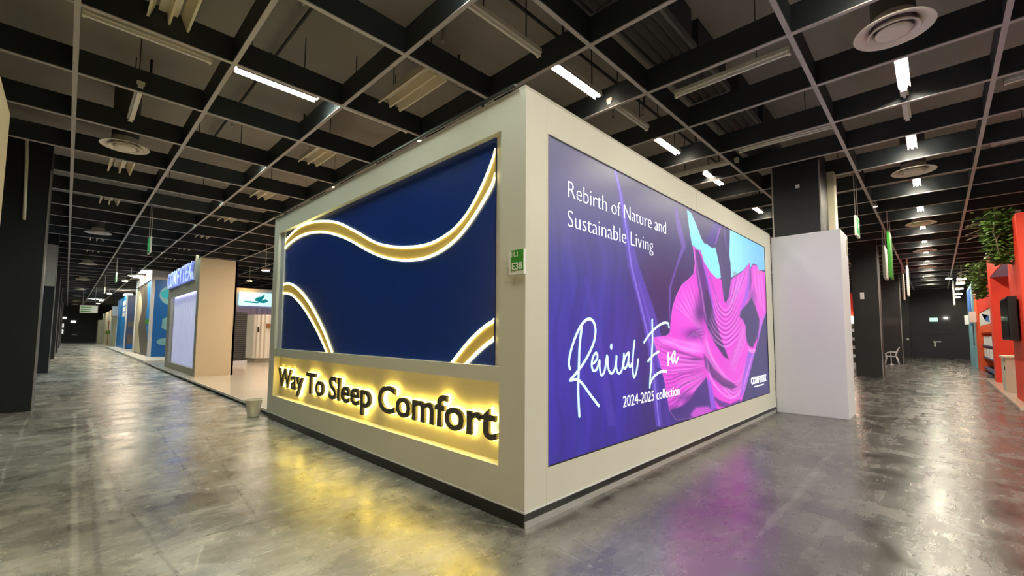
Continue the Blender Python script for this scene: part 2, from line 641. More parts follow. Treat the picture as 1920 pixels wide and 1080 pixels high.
f.box(PX1, .001, .122, XR, .3, H)
f.box(PX0, .001, PZ1, PX1, .3, H)
f.box(PX0, .001, .122, PX1, .3, PZ0)
wr = f.build('right_wall', 'cream', booth)
MB().box(.264, -.001, .122, .268, .001, H).build('panel_seam', 'trim_grey', wr)
MB().box(3.55, -.001, PZ1, 3.555, .001, H).build('panel_seam', 'trim_grey', wr)
MB().box(.0, .006, 3.5, .28, YL, 3.53).box(.28, .006, 3.5, XR, .3, 3.53).build('top_cap', 'trim_grey', booth)
MB().box(-.035, .1, 3.545, -.012, YL, 3.565).box(-.012, .5, 3.53, .05, .53, 3.56).box(-.012, 5.6, 3.53, .05, 5.63, 3.56).build('top_rail', 'black', booth)
pl = MB().box(.012, .012, 0, YL and .3, YL - .02, .12).box(.3, .012, 0, XR, .3, .12).build('plinth', 'plinth', booth)
MB().box(.009, -.003, 0, XR, .012, .045).build('plinth_rail', 'plinth_rail', pl)
MB().box(-.006, -.006, .112, .0, YL, .124).box(-.006, -.006, .112, XR, 0, .124).build('edge_strip', 'white', booth)
D = .072
back = MB().box(D, UYA - .05, UZ0 - .05, D + .02, UYB + .02, UZ1 + .05).build('panel_backing', 'cream', booth)
ny0 = at(930, 500, 0, D)[1]
ny1 = at(533, 560, 0, D)[1]
navy = MB().box(D - .012, ny0, UZ0, D + .004, ny1, UZ1 - .0).build('navy_panel', 'navy', booth)
struct_frame = MB().box(D - .03, ny1, UZ0, D + .002, UYB, UZ1).build('side_return', 'white', booth)


# glowing wave channels: outlines given as crop points over the photo -> points on the panel plane
def cp(p):
    q = at(500 + p[0] / 2.348, 240 + p[1] / 2.348, 0, D - .015)
    return np.array((q[1], q[2]))


waves = [
    ([(74, 505), (110, 465), (150, 430), (200, 412), (260, 406), (320, 415), (400, 455), (480, 500), (560, 518), (640, 519), (720, 505), (800, 462), (860, 405), (910, 330), (950, 250), (985, 165), (1012, 88)],
     [(72, 538), (120, 497), (170, 472), (230, 462), (290, 470), (360, 495), (440, 540), (500, 568), (560, 583), (620, 588), (690, 580), (760, 552), (830, 500), (890, 430), (950, 340), (990, 270), (1012, 215)]),
    ([(70, 688), (95, 680), (120, 690), (155, 720), (195, 775), (230, 840), (260, 905), (291, 988)],
     [(70, 730), (95, 733), (120, 745), (160, 790), (195, 845), (230, 910), (266, 990)]),
    ([(1010, 838), (960, 870), (900, 925), (850, 985), (810, 1037)],
     [(1010, 932), (970, 960), (930, 995), (884, 1040)])]


def resample(pts, n):
    P = np.array(spline(pts, 12))
    d = np.r_[0, np.cumsum(np.linalg.norm(np.diff(P, axis=0), axis=1))]
    t = np.linspace(0, d[-1], n)
    return [np.array((np.interp(a, d, P[:, 0]), np.interp(a, d, P[:, 1]))) for a in t]


def clip_yz(p):
    return np.array((min(max(p[0], ny0 + .002), ny1 - .002), min(max(p[1], UZ0 + .002), UZ1 - .002)))


for A, B in waves:
    n = 90
    A2, B2 = resample([cp(p) for p in A], n), resample([cp(p) for p in B], n)
    A2, B2 = [clip_yz(p) for p in A2], [clip_yz(p) for p in B2]
    fr = lambda y, z, w: (D - .012 - w, y, z)
    mb = MB()
    vs = [fr(*p, .004) for p in A2] + [fr(*p, .004) for p in B2] + [fr(*p, 0) for p in A2] + [fr(*p, 0) for p in B2]
    mb.add(vs, [(i, i + 1, n + i + 1, n + i) for i in range(n - 1)] + [(2 * n + i, 3 * n + i, 3 * n + i + 1, 2 * n + i + 1) for i in range(n - 1)])
    ch = mb.build('wave_channel', 'gold', navy)
    mb = MB()
    for E_, sgn in ((A2, 1), (B2, -1)):
        O_ = B2 if E_ is A2 else A2
        inner = [e + (o - e) * .15 for e, o in zip(E_, O_)]
        m_ = len(E_)
        vs = [fr(*p, .016) for p in E_] + [fr(*p, .016) for p in inner] + [fr(*p, .0) for p in E_] + [fr(*p, 0.004) for p in inner]
        fs = []
        for i in range(m_ - 1):
            fs += [(i, i + 1, m_ + i + 1, m_ + i), (2 * m_ + i, 2 * m_ + i + 1, i + 1, i), (m_ + i, m_ + i + 1, 3 * m_ + i + 1, 3 * m_ + i)]
        mb.add(vs, fs)
    mb.build('led_edge', 'led', ch)

# the halo-lit sentence
SD = .10
sign = MB().box(SD, UYA - .02, SZ0 - .02, SD + .02, UYB + .02, SZ1 + .02).build('sign_recess', 'sign_back', booth)
MB().box(.004, UYB - .022, SZ0, SD, UYB - .004, SZ1).build('recess_side', 'sign_back', sign)
tvs, tfs = text_geo('Way To Sleep Comfort', depth=1., weight=.02, res=4)
tx0, tx1 = min(v.x for v in tvs), max(v.x for v in tvs)
LX = .045
la, lb, lz = at(523, 700, 0, LX)[1], .352, .602
sx, sy = (la - lb) / (tx1 - tx0), .285 / CAPH
for vs, fs in islands(tvs, tfs):
    cx = sum(v.x for v in vs) / len(vs)
    body = MB().add([(LX + .016 - (v.z + .5) * .03, la - (v.x - tx0) * sx, lz + v.y * sy) for v in vs], fs).build('letter', 'dark_letter', sign)
gvs, gfs = text_geo('Way To Sleep Comfort', depth=1., weight=.036, res=3)
for vs, fs in islands(gvs, gfs):
    MB().add([(LX + .034 - (v.z + .5) * .016, la - (v.x - tx0) * sx, lz + v.y * sy) for v in vs], fs).build('halo_light', 'led_letter', sign)

# ------------------------------------------------------------------ lightbox picture
def c5(x, y):
    return (1220 + x / 4.909, 380 + y / 4.909)


def c6(x, y):
    return (1220 + x / 4.909, 580 + y / 4.909)


def sdf(px, py, poly):
    d = np.full(px.shape, 1e9)
    ins = np.zeros(px.shape, bool)
    n = len(poly)
    for i in range(n):
        ax, ay = poly[i]
        bx, by = poly[(i + 1) % n]
        ex, ey = bx - ax, by - ay
        t = np.clip(((px - ax) * ex + (py - ay) * ey) / (ex * ex + ey * ey + 1e-9), 0, 1)
        d = np.minimum(d, np.hypot(px - ax - t * ex, py - ay - t * ey))
        c = ((ay > py) != (by > py))
        xi = ax + (py - ay) * ex / (ey if abs(ey) > 1e-9 else 1e-9)
        ins ^= c & (px < xi)
    return np.where(ins, -d, d)


def sm(a, b, x):
    t = np.clip((x - a) / (b - a), 0, 1)
    return t * t * (3 - 2 * t)


def linear_arr(c):
    c = np.clip(c, 0, 255) / 255
    return np.where(c <= .04045, c / 12.92, ((c + .055) / 1.055) ** 2.4)


def poster_colours(x, y):
    N = x.shape[0]
    col = np.zeros((N, 3))
    top = np.interp(x, [1028, 1445], [250, 464])
    bot = np.interp(x, [1028, 1445], [875, 737])
    v = np.clip((y - top) / (bot - top), 0, 1)

    def mix(m, c):
        nonlocal col
        m = np.clip(m, 0, 1)[:, None]
        col = col * (1 - m) + np.asarray(c, float) * m
    # dusk to violet background
    for i, ch in enumerate(zip((88, 86, 118), (64, 62, 128), (60, 56, 150), (58, 46, 158), (46, 34, 140))):
        col[:, i] = np.interp(v, [0, .2, .45, .75, 1], ch)
    w = x + 6 * np.sin(y / 47.) + 3 * np.sin(y / 21. + x / 30.)
    folds = .5 * np.sin(w / 5.1) + .35 * np.sin(w / 2.3 + 1) + .4 * np.sin(w / 11. + y / 90.)
    col *= (1 + .075 * folds * sm(.12, .35, v))[:, None]
    mix(sm(1155, 1260, x) * .75 * sm(.05, .4, v), (48, 38, 88))
    mix(np.exp(-((x - 1235) / 38) ** 2 - ((y - 520) / 90) ** 2) * .7, (56, 42, 100))

    def strip(pts, wd, c, a, soft=1.2):
        p = np.array(pts, float)
        cx = np.interp(y, p[:, 1], p[:, 0], left=-999, right=-999)
        ww = np.interp(y, p[:, 1], wd)
        mix((1 - sm(ww - soft, ww + soft, np.abs(x - cx))) * a, c)
    strip([(1155, 318), (1165, 360), (1178, 440), (1190, 500), (1212, 570), (1232, 650), (1250, 800)], [3, 4, 7, 10, 13, 16, 18], (92, 70, 190), .75)
    strip([(1155, 318), (1165, 360), (1178, 440), (1186, 500), (1203, 570), (1222, 650), (1238, 800)], [1, 1.4, 1.6, 1.5, 1.5, 1.3, 1], (150, 130, 235), .7, .9)
    strip([(1200, 530), (1225, 620), (1246, 720), (1256, 800)], [1, 2, 2.5, 3], (120, 90, 215), .6, 2)
    strip([(1268, 388), (1276, 430), (1284, 462), (1270, 500), (1258, 540), (1257, 600)], [2, 5, 4, 1.5, 2, 1], (118, 86, 190), .75, 1.5)
    strip([(1240, 690), (1248, 740), (1254, 800)], [7, 9, 11], (44, 30, 120), .6, 3)
    strip([(1100, 520), (1125, 640), (1150, 800)], [3, 6, 8], (80, 62, 176), .5, 4)
    strip([(1060, 470), (1075, 640), (1090, 860)], [4, 6, 8], (50, 46, 150), .5, 5)
    # pink cloth, in the coordinates of one enlarged detail of the picture
    def q(x_, y_):
        return (1200 + x_ / 2.4546, 370 + y_ / 2.4546)

    def Q(*p):
        return [q(*a) for a in p]

    def poly(p, c, soft=.8, a=1.):
        mix((1 - sm(-soft, soft, sdf(x, y, p))) * a, c)
    pink = Q((247, 222), (257, 300), (250, 352), (228, 375), (196, 402), (172, 450), (155, 500), (146, 560), (142, 620), (128, 636), (64, 645), (80, 700),
             (98, 770), (118, 850), (132, 930), (140, 985), (170, 1025), (330, 1010), (400, 975), (470, 940), (492, 880), (520, 760), (540, 690), (545, 640), (584, 530),
             (580, 345), (550, 335), (540, 312), (522, 312), (512, 330), (508, 300), (480, 338), (420, 380), (400, 490), (380, 380), (368, 370), (330, 335), (300, 290),
             (285, 250), (268, 238))
    s = sdf(x, y, pink)
    m = 1 - sm(-.7, .7, s)
    inside = m.copy()
    base = np.zeros((N, 3)) + np.array([226., 70., 210.])
    for (bx, by, rx, ry, c, a) in ((215, 500, 70, 110, (236, 92, 228), .9), (180, 760, 90, 60, (238, 96, 226), .8), (400, 640, 60, 110, (224, 66, 212), .8), (250, 690, 60, 30, (246, 128, 238), .8),
                                   (400, 800, 60, 70, (222, 74, 208), .8), (545, 420, 30, 80, (226, 84, 216), .8), (450, 420, 40, 50, (228, 96, 226), .8), (120, 670, 50, 22, (244, 118, 236), .8)):
        w_ = a * np.exp(-(((x - q(bx, by)[0]) * 2.4546 / rx) ** 2) - (((y - q(bx, by)[1]) * 2.4546 / ry) ** 2))[:, None]
        base = base * (1 - w_) + np.array(c, float) * w_
    col = col * (1 - m[:, None]) + base * m[:, None]
    rnd = random.Random(11)

    def stroke(pts_, wd, c, a, taper=True):
        """soft brush line through points of the detail"""
        P = np.array([q(*p) for p in spline(pts_, 5)])
        wd = wd / 2.4546
        lo, hi = P.min(0) - 3 * wd - 1, P.max(0) + 3 * wd + 1
        k_ = np.where((x > lo[0]) & (x < hi[0]) & (y > lo[1]) & (y < hi[1]) & (inside > .02))[0]
        if not len(k_):
            return
        xx, yy = x[k_], y[k_]
        d = np.full(xx.shape, 1e9)
        tt = np.zeros(xx.shape)
        for n_ in range(len(P) - 1):
            e = P[n_ + 1] - P[n_]
            t = np.clip(((xx - P[n_][0]) * e[0] + (yy - P[n_][1]) * e[1]) / (e @ e + 1e-9), 0, 1)
            dd = np.hypot(xx - P[n_][0] - t * e[0], yy - P[n_][1] - t * e[1])
            b_ = dd < d
            d = np.where(b_, dd, d)
            tt = np.where(b_, (n_ + t) / (len(P) - 1), tt)
        f_ = np.sin(np.pi * np.clip(tt * .96 + .02, 0, 1)) ** .5 if taper else 1.
        w_ = (np.exp(-(d / wd) ** 2) * a * f_ * inside[k_])[:, None]
        col[k_] = col[k_] * (1 - w_) + np.array(c, float) * w_
    DK, LT, VI, DP = (128, 40, 140), (250, 158, 244), (150, 84, 220), (70, 42, 112)
    # fan of fine folds at the lower left
    for k_ in range(34):
        t = (k_ + rnd.uniform(-.3, .3)) / 33
        a0 = (66 + 75 * t, 652 + 350 * t)
        e0 = (306 - 8 * rnd.random(), 740 + 95 * t)
        mid = ((a0[0] + e0[0]) / 2 + rnd.uniform(-14, 14), (a0[1] + e0[1]) / 2 + 16 * (1 - t) - 10 * t + rnd.uniform(-7, 7))
        l_ = k_ % 2
        stroke([a0, ((a0[0] + mid[0]) / 2, (a0[1] + mid[1]) / 2 + 6), mid, ((mid[0] + e0[0]) / 2, (mid[1] + e0[1]) / 2 + 2), e0], rnd.uniform(2.2, 4.2), LT if l_ else DK, rnd.uniform(.35, .75))
    # shoulder bulge
    for k_ in range(15):
        t = k_ / 14
        stroke([(158 + 90 * t, 505 - 130 * t), (190 + 80 * t, 530 - 70 * t), (235 + 50 * t, 565 - 10 * t), (285 + 16 * t, 612 + 30 * t)], rnd.uniform(2.5, 6), LT if k_ % 2 else (196, 50, 190), rnd.uniform(.25, .6))
    stroke([(90, 650), (150, 670), (220, 700), (300, 712)], 9, LT, .7)
    stroke([(130, 640), (175, 660), (235, 672), (292, 690)], 6, LT, .5)
    # soft hollows
    for (bx, by, rx, ry, c, a) in ((252, 628, 40, 24, (104, 40, 140), .85), (282, 530, 26, 50, (84, 40, 122), .9), (285, 470, 16, 40, (110, 44, 140), .6), (260, 745, 34, 7, (96, 36, 120), .8),
                                   (235, 925, 60, 26, (96, 46, 140), .8), (170, 985, 50, 24, (66, 44, 124), .9), (520, 460, 18, 40, (120, 52, 150), .7), (560, 345, 26, 9, (214, 92, 176), .8)):
        w_ = (a * np.exp(-(((x - q(bx, by)[0]) * 2.4546 / rx) ** 2) - (((y - q(bx, by)[1]) * 2.4546 / ry) ** 2)) * inside)[:, None]
        col = col * (1 - w_) + np.array(c, float) * w_
    for k_ in range(9):
        stroke([(215 + 6 * k_, 655 - 3 * k_), (245 + 4 * k_, 622 + 2 * k_), (292, 600 + 9 * k_)], 2.5, LT if k_ % 2 else DP, .45)
    # long dark hollow from the peak
    poly(Q((258, 238), (272, 244), (287, 272), (300, 330), (318, 400), (334, 480), (352, 570), (378, 655), (412, 745), (392, 735), (352, 676), (318, 610), (300, 560), (288, 500), (274, 420), (262, 340)), (92, 44, 132), 1.6)
    poly(Q((300, 420), (322, 440), (352, 572), (380, 660), (408, 742), (388, 728), (350, 670), (318, 606), (306, 540)), (58, 42, 100), 2.2, .95)
    stroke([(250, 240), (268, 330), (286, 430), (300, 520), (318, 590)], 4, LT, .5)
    stroke([(290, 275), (315, 380), (335, 480), (358, 575)], 5, VI, .9)
    stroke([(300, 300), (330, 380), (360, 470), (376, 560)], 5, (170, 60, 190), .7)
    # right panel folds running down from the ridge
    for k_ in range(12):
        t = k_ / 11
        stroke([(504 - 84 * t, 318 + 62 * t), (478 - 62 * t, 390 + 40 * t), (448 - 40 * t, 455 + 22 * t), (408 - 6 * t, 500 + 6 * t)], rnd.uniform(2.5, 5), (LT, DK, (200, 110, 235))[k_ % 3], rnd.uniform(.35, .65))
    stroke([(507, 320), (504, 400), (486, 480), (462, 540)], 9, VI, .9)
    stroke([(509, 310), (512, 380), (508, 430)], 4, (96, 38, 118), .9)
    for k_ in range(7):
        stroke([(520 + 8 * k_, 320 + 4 * k_), (528 + 8 * k_, 400 + 6 * k_), (548 + 5 * k_, 470 + 6 * k_), (574 + k_, 530)], 3, LT if k_ % 2 else (190, 60, 180), .5)
    # nested hanging drapes in the middle
    for k_ in range(17):
        t = k_ / 16
        yb = 520 + 168 * t
        wd = 34 + 34 * t
        stroke([(384 - wd, yb - 96 + 10 * t), (384 - wd * .55, yb - 34), (396, yb), (410 + wd * .45, yb - 30), (414 + wd, yb - 110 + 30 * t)], rnd.uniform(2, 3.4), DK if k_ % 2 else LT, rnd.uniform(.5, .8))
    for k_ in range(10):
        t = k_ / 9
        stroke([(470 + 30 * t, 560 + 40 * t), (455 + 30 * t, 640 + 30 * t), (430 + 20 * t, 720 + 40 * t), (410 + 30 * t, 770 + 50 * t)], rnd.uniform(2.5, 5), LT if k_ % 2 else (176, 52, 176), rnd.uniform(.35, .6))
    # lower sweep
    for k_ in range(13):
        t = k_ / 12
        stroke([(300 + 6 * t, 640 + 90 * t), (330 + 6 * t, 730 + 60 * t), (372 + 6 * t, 800 + 62 * t), (430, 850 + 70 * t), (470 - 4 * t, 830 + 60 * t), (505 - 20 * t, 720 + 130 * t)], rnd.uniform(2.5, 5.5), (LT, DK, (236, 110, 226))[k_ % 3], rnd.uniform(.4, .7))
    poly(Q((298, 722), (318, 748), (346, 792), (388, 832), (432, 856), (450, 872), (426, 884), (384, 870), (336, 828), (306, 784)), (84, 46, 118), 2.6, .92)
    stroke([(330, 790), (372, 832), (430, 862)], 9, (150, 66, 150), .55)
    poly(Q((330, 905), (372, 935), (420, 952), (462, 930), (470, 945), (420, 972), (368, 962)), (92, 48, 134), 1.6, .9)
    stroke([(310, 745), (330, 830), (370, 890), (420, 925), (465, 905)], 4, LT, .8)
    stroke([(308, 620), (316, 690), (350, 760), (400, 830)], 5, LT, .6)
    # dark openings
    poly(Q((516, 462), (534, 500), (552, 560), (552, 600), (543, 645), (522, 692), (506, 684), (497, 668), (490, 628), (492, 596), (478, 566), (462, 548), (470, 520), (498, 488)), (56, 46, 104), 1.6)
    poly(Q((310, 828), (330, 890), (358, 978), (330, 996), (262, 1016), (150, 1040), (140, 985), (196, 962), (236, 930), (266, 880)), (56, 46, 120), 2.6, .92)
    poly(Q((236, 1000), (262, 966), (318, 962), (345, 988), (250, 1020)), (214, 86, 212), 3.4, .85)
    poly(Q((312, 836), (330, 850), (356, 970), (332, 982)), VI, 1.2, .9)
    # navy lower right with its lit hems
    poly(Q((586, 530), (604, 900), (470, 950), (492, 872), (514, 780), (536, 700), (546, 652)), (52, 46, 104), 1.2)
    poly(Q((584, 532), (570, 560), (553, 640), (542, 690), (556, 560)), (190, 100, 222), 1.1, .9)
    poly(Q((502, 700), (520, 706), (536, 700), (512, 800), (486, 890), (462, 930), (470, 880)), (150, 84, 208), 1.6, .9)
    poly(Q((500, 690), (512, 700), (536, 698), (530, 716), (506, 712)), (250, 140, 220), 1., .9)
    stroke([(524, 716), (500, 800), (474, 900)], 3, LT, .7)
    e_ = np.exp(-(s / 1.1) ** 2) * (s < .5) * inside * (x < q(300, 0)[0])
    mix(e_ * .5, (250, 160, 244))
    # sky behind the cloth
    skyL = [c5(342, 62), c5(385, 100), c5(430, 205), c5(475, 330), c5(500, 372), c5(530, 380), c5(545, 398), c5(575, 415), c5(602, 412), c5(632, 520), c5(648, 620),
            c5(655, 692), c5(618, 698), c5(560, 640), c5(500, 545), c5(470, 440), c5(440, 430), c5(410, 402), c5(388, 388), c5(362, 230)]
    skyR = [c5(735, 244), c5(1045, 408), c5(1055, 622), c5(1000, 620), c5(985, 572), c5(950, 558), c5(925, 600), c5(917, 552), c5(860, 622), c5(800, 658),
            c5(746, 690), c5(740, 560), c5(730, 480)]
    poly(skyL, (138, 232, 240), .8)
    m = 1 - sm(-.8, .8, sdf(x, y, skyR))
    t = sm(1370, 1435, x)[:, None]
    sky = np.array([150., 228., 246.]) * (1 - t) + np.array([112., 186., 238.]) * t
    col = col * (1 - m[:, None]) + sky * m[:, None]
    for p in ([c5(760, 640), c5(782, 628), c5(810, 655), c5(770, 690)],):
        poly(p, (120, 150, 150), 1.2, .6)
    # hanging dark cloth between the two skies
    neck = [c5(348, 55), c5(737, 236), c5(735, 330), c5(728, 470), c5(742, 560), c5(748, 690), c5(735, 800), c5(722, 880), c5(690, 922), c5(676, 850),
            c5(664, 740), c5(645, 600), c5(606, 412), c5(590, 405), c5(578, 420), c5(560, 400), c5(540, 385), c5(505, 372), c5(470, 310), c5(428, 200), c5(385, 98)]
    poly(neck, (60, 52, 108), .8)
    poly([c5(600, 170), c5(650, 210), c5(640, 290), c5(600, 385), c5(560, 390), c5(520, 340)], (64, 48, 160), 5., .7)
    poly([c5(648, 210), c5(652, 240), c5(612, 370), c5(596, 390), c5(606, 350)], (172, 86, 200), 1.4, .8)
    poly([c5(690, 235), c5(700, 300), c5(715, 440), c5(700, 400), c5(684, 300)], (112, 84, 172), 1.6, .7)
    poly([c5(640, 320), c5(660, 520), c5(700, 700), c5(690, 900), c5(672, 720), c5(640, 540)], (86, 78, 128), 2.4, .6)
    # thin bright frame light at the right edge
    poly([(1432, 462), (1434.3, 463), (1436.5, 505), (1434.6, 505)], (190, 245, 250), .7, .8)
    return linear_arr(col)


nu, nv = 560, 340
us = np.linspace(PX0 + .004, PX1 - .004, nu)
zs = np.linspace(PZ0 + .004, PZ1 - .004, nv)
PY = .012
gu, gz = np.meshgrid(us, zs)
pts = np.stack([gu.ravel(), np.full(gu.size, PY), gz.ravel()], 1)
qx, qy = to_px(np.stack([gu.ravel(), np.zeros(gu.size), gz.ravel()], 1))
cols = poster_colours(qx, qy)
me = bpy.data.meshes.new('lightbox')
ii = np.arange(nu * nv).reshape(nv, nu)
faces = np.stack([ii[:-1, :-1], ii[:-1, 1:], ii[1:, 1:], ii[1:, :-1]], -1).reshape(-1, 4)
me.vertices.add(nu * nv)
me.vertices.foreach_set('co', pts.ravel())
me.loops.add(faces.size)
me.loops.foreach_set('vertex_index', faces.ravel())
me.polygons.add(len(faces))
me.polygons.foreach_set('loop_start', np.arange(0, faces.size, 4))
me.update(calc_edges=True)
at_ = me.color_attributes.new('Col', 'FLOAT_COLOR', 'POINT')
at_.data.foreach_set('color', np.c_[cols, np.ones(len(cols))].ravel())
me.materials.append(M_['poster'])
lightbox = bpy.data.objects.new('lightbox', me)
COL.objects.link(lightbox)
lightbox.parent = booth
LOC[lightbox.name] = (0, 0, 0)
MB().box(PX0, .02, PZ0, PX1, .2, PZ1).build('lightbox_body', 'white', lightbox)
MB().box(PX0, .004, PZ0, PX0 + .012, .02, PZ1).box(PX1 - .012, .004, PZ0, PX1, .02, PZ1).box(PX0, .004, PZ0, PX1, .02, PZ0 + .01).box(PX0, .004, PZ1 - .01, PX1, .02, PZ1).build('lightbox_frame', 'dark_flat', lightbox)


def wall_text(body, bl, br, tl, mtl, name, weight=0.):
    """one mesh a printed word"""
    a, b, c = at(*bl, 1, 0), at(*br, 1, 0), at(*tl, 1, 0)
    vs, fs = text_geo(body, 1., weight)
    lo, hi = min(v.x for v in vs), max(v.x for v in vs)
    sx_, sy_ = (b[0] - a[0]) / (hi - lo), (c[2] - a[2]) / CAPH
    words, right = [], -9
    for iv, ifs in islands(vs, fs):
        if min(v.x for v in iv) - right > .13:
            words.append(MB())
        right = max(right, max(v.x for v in iv))
        words[-1].add([(a[0] + (v.x - lo) * sx_, PY - .002 - (v.z + .5) * .003, a[2] + v.y * sy_) for v in iv], ifs)
    for w_ in words:
        w_.build(name, mtl, lightbox)


wall_text('Rebirth of Nature and', (1067, 369), (1250, 438), (1066.5, 337.5), 'white_txt', 'headline_text', -.02)
wall_text('Sustainable Living', (1066, 424), (1226, 470), (1066, 392.5), 'white_txt', 'headline_text', -.02)
wall_text('2024-2025 collection', (1170, 764), (1275.5, 740.5), (1170, 743), 'white_txt', 'collection_text', -.006)
wall_text('COMFYTEX', (1409.5, 721), (1438, 716.5), (1409.5, 708.5), 'white_txt', 'logo_text', .03)
MB().box(at(1415.5, 725, 1, 0)[0], PY - .005, at(1415.5, 726.3, 1, 0)[2], at(1433, 722, 1, 0)[0], PY - .002, at(1415.5, 724.2, 1, 0)[2]).build('logo_bar', 'white_txt', lightbox)


def c4(p):
    q = at(1040 + p[0] / 4.908, 580 + p[1] / 4.908, 1, 0)
    return (q[0], q[2])


strokes = [
    ([(148, 548), (138, 500), (148, 420), (175, 320), (212, 222), (260, 135), (308, 92), (350, 98), (378, 150), (382, 220), (365, 310), (322, 410), (270, 500), (215, 575), (150, 652)], 13),
    ([(150, 655), (212, 648), (262, 685), (330, 780), (412, 888)], 13),
    ([(256, 160), (237, 340), (230, 520), (224, 700), (227, 850), (235, 985)], 14),
    ([(345, 505), (378, 485), (402, 440), (388, 400), (360, 440), (348, 510), (362, 565), (395, 550), (420, 470), (422, 540), (438, 608), (468, 560), (488, 425)], 11),
    ([(495, 440), (500, 540), (525, 590), (556, 560), (572, 480), (576, 430), (575, 540), (596, 590), (625, 560), (640, 470), (644, 410)], 11),
    ([(527, 330), (527, 358)], 16),
    ([(685, 398), (655, 440), (640, 520), (655, 545), (682, 490), (690, 400), (686, 490), (700, 530), (716, 500)], 11),
    ([(742, 288), (728, 420), (724, 540), (736, 625), (760, 570), (776, 460)], 11),
    ([(904, 95), (906, 300), (896, 500), (886, 640), (882, 722)], 11),
    ([(828, 305), (880, 230), (950, 160), (1010, 125), (1050, 130), (1058, 168)], 10),
    ([(864, 480), (905, 430), (965, 388)], 10),
    ([(884, 690), (908, 636), (955, 590), (1000, 570), (1036, 573)], 11),
    ([(1050, 402), (1050, 516)], 8), ([(1052, 478), (1072, 450), (1086, 455)], 8),
    ([(1108, 385), (1084, 440), (1094, 492), (1112, 440), (1114, 390), (1112, 470), (1126, 488), (1146, 438)], 8)]
mb = MB()
for pts_, w in strokes:
    sp = spline(pts_, 8)
    P2 = [c4(p) for p in sp]
    W2 = []
    for p in sp:
        a, b = c4((p[0], p[1] - w)), c4((p[0], p[1] + w))
        W2.append(abs(a[1] - b[1]) / 2 * 1.0)
    ribbon(mb, P2, W2, lambda u, v, n: (u, PY - .002 - n, v), .003)
mb.build('script_text', 'aqua_txt', lightbox)

# number sign on the corner pillar
t = thing('hall_sign', 'small green and white number sign fixed to the corner of the cream booth', 'sign', (0, .1, 1.96))
b = MB().box(-.026, -.004, 1.965, 0, .165, 2.165).build('sign_box', 'signwhite', t)
MB().box(-.028, -.003, 1.995, -.026, .135, 2.163).build('green_face', 'green', b)
text_mb('11.1', (-.028, .126, 2.108), (0, -1, 0), (0, 0, 1), (-1, 0, 0), .068, .042, .002, .01).build('hall_number', 'white_flat', b)
text_mb('E38', (-.028, .122, 2.003), (0, -1, 0), (0, 0, 1), (-1, 0, 0), .112, .056, .002, .02).build('stand_number', 'white_flat', b)
MB().box(-.02, .165, 1.965, 0, .175, 2.03).build('clip', 'dark_flat', t)

# ================================================================== WHITE TOWER AND COLUMNS
t = thing('column_cladding', 'tall white painted box wall clad around the column beside the lightbox', 'wall cladding', (7.8, -.56, 0))
MB().box(7.34, -1.13, 0.0, 8.2, -.001, 3.46).build('cladding_panel', 'white', t, bevel=.006)
MB().box(8.02, -1.134, 3.05, 8.16, -1.13, 3.38).build('side_recess', 'kiosk', t)


def column(name, label, x0, y0, w, z0=0., edge=True, group=None, h=None):
    t = thing('column', label, 'column', (x0 + w / 2, y0 + w / 2, z0), group)
    MB().box(x0, y0, z0, x0 + w, y0 + w, h or BZ + .25).build('shaft', 'column', t, bevel=.008)
    if edge:
        MB().box(x0 - .004, y0 - .006, z0, x0 + .02, y0 + .016, h or BZ).build('corner_trim', 'column_edge', t)
    return t


c = column('column', 'dark square column rising out of the white cladded box', 7.5, -.83, .8, 3.46)
MB().box(7.49, -.5, 4.42, 7.5, -.43, 4.49).build('wall_plate', 'white_flat', c)
MB().box(7.494, -.035, 3.46, 7.52, -.012, 4.9).build('corner_trim', 'column_edge', c)
t = MB().box(8.42, -.93, 3.462, 8.75, -.6, 4.9).build('wall_panel', 'fin')
tag(t, 'narrow beige upright panel standing behind the column above the white box', 'panel')
c = column('column', 'dark square column behind the white box, nearest along the right aisle', 18.5, -.85, .78, 0, True)
MB().box(18.49, -.42, 2.9, 18.5, -.3, 3.15).build('wall_plate', 'signwhite', c)
column('column', 'dark square column beside the white plastic chair', 29.6, -.95, .8, 0, True)
column('column', 'dark column against the end wall of the right aisle', 40.1, -.95, .8, 0, False)
for i, (yy, lab) in enumerate([(9.8, 'nearest dark column along the left aisle, with a pale pipe'), (20.3, 'second dark column along the left aisle, with a pale box high up'),
                               (31.3, 'third dark column along the left aisle'), (42.3, 'fourth dark column along the left aisle'),
                               (53.3, 'fifth dark column along the left aisle'), (64.3, 'furthest dark column along the left aisle')]):
    t = thing('column', lab, 'column', (-3.3, yy + .4, 0), 'columns along the left aisle')
    MB().box(-3.72, yy, 0, -2.9, yy + .82, BZ + .2).build('shaft', 'column', t, bevel=.008)
    MB().box(-2.915, yy - .006, 0, -2.894, yy + .015, BZ - .3).build('corner_trim', 'column_edge', t)
    if i == 0:
        pts_ = [(-3.02, yy - .03, 4.25), (-2.985, yy - .03, 4.22), (-2.98, yy - .03, 4.1), (-2.98, yy - .03, 3.0)]
        pts_ = [(at(40, 252, 1, yy - .03)), at(50, 262, 1, yy - .03), at(50, 300, 1, yy - .03), at(45, 412, 1, yy - .03)]
        MB().tube(pts_, .025).build('pipe', 'lamp_white', t)
    if i == 1:
        MB().box(-3.6, yy - .06, 3.1, -2.92, yy, 4.6).build('duct_box', 'trim_grey', t)
t = MB().box(-3.1, -2.5, 0, -3.01, 3.77, 3.5).build('booth_wall', 'beige')
tag(t, 'beige booth wall at the left edge in front of the nearest dark column', 'wall')

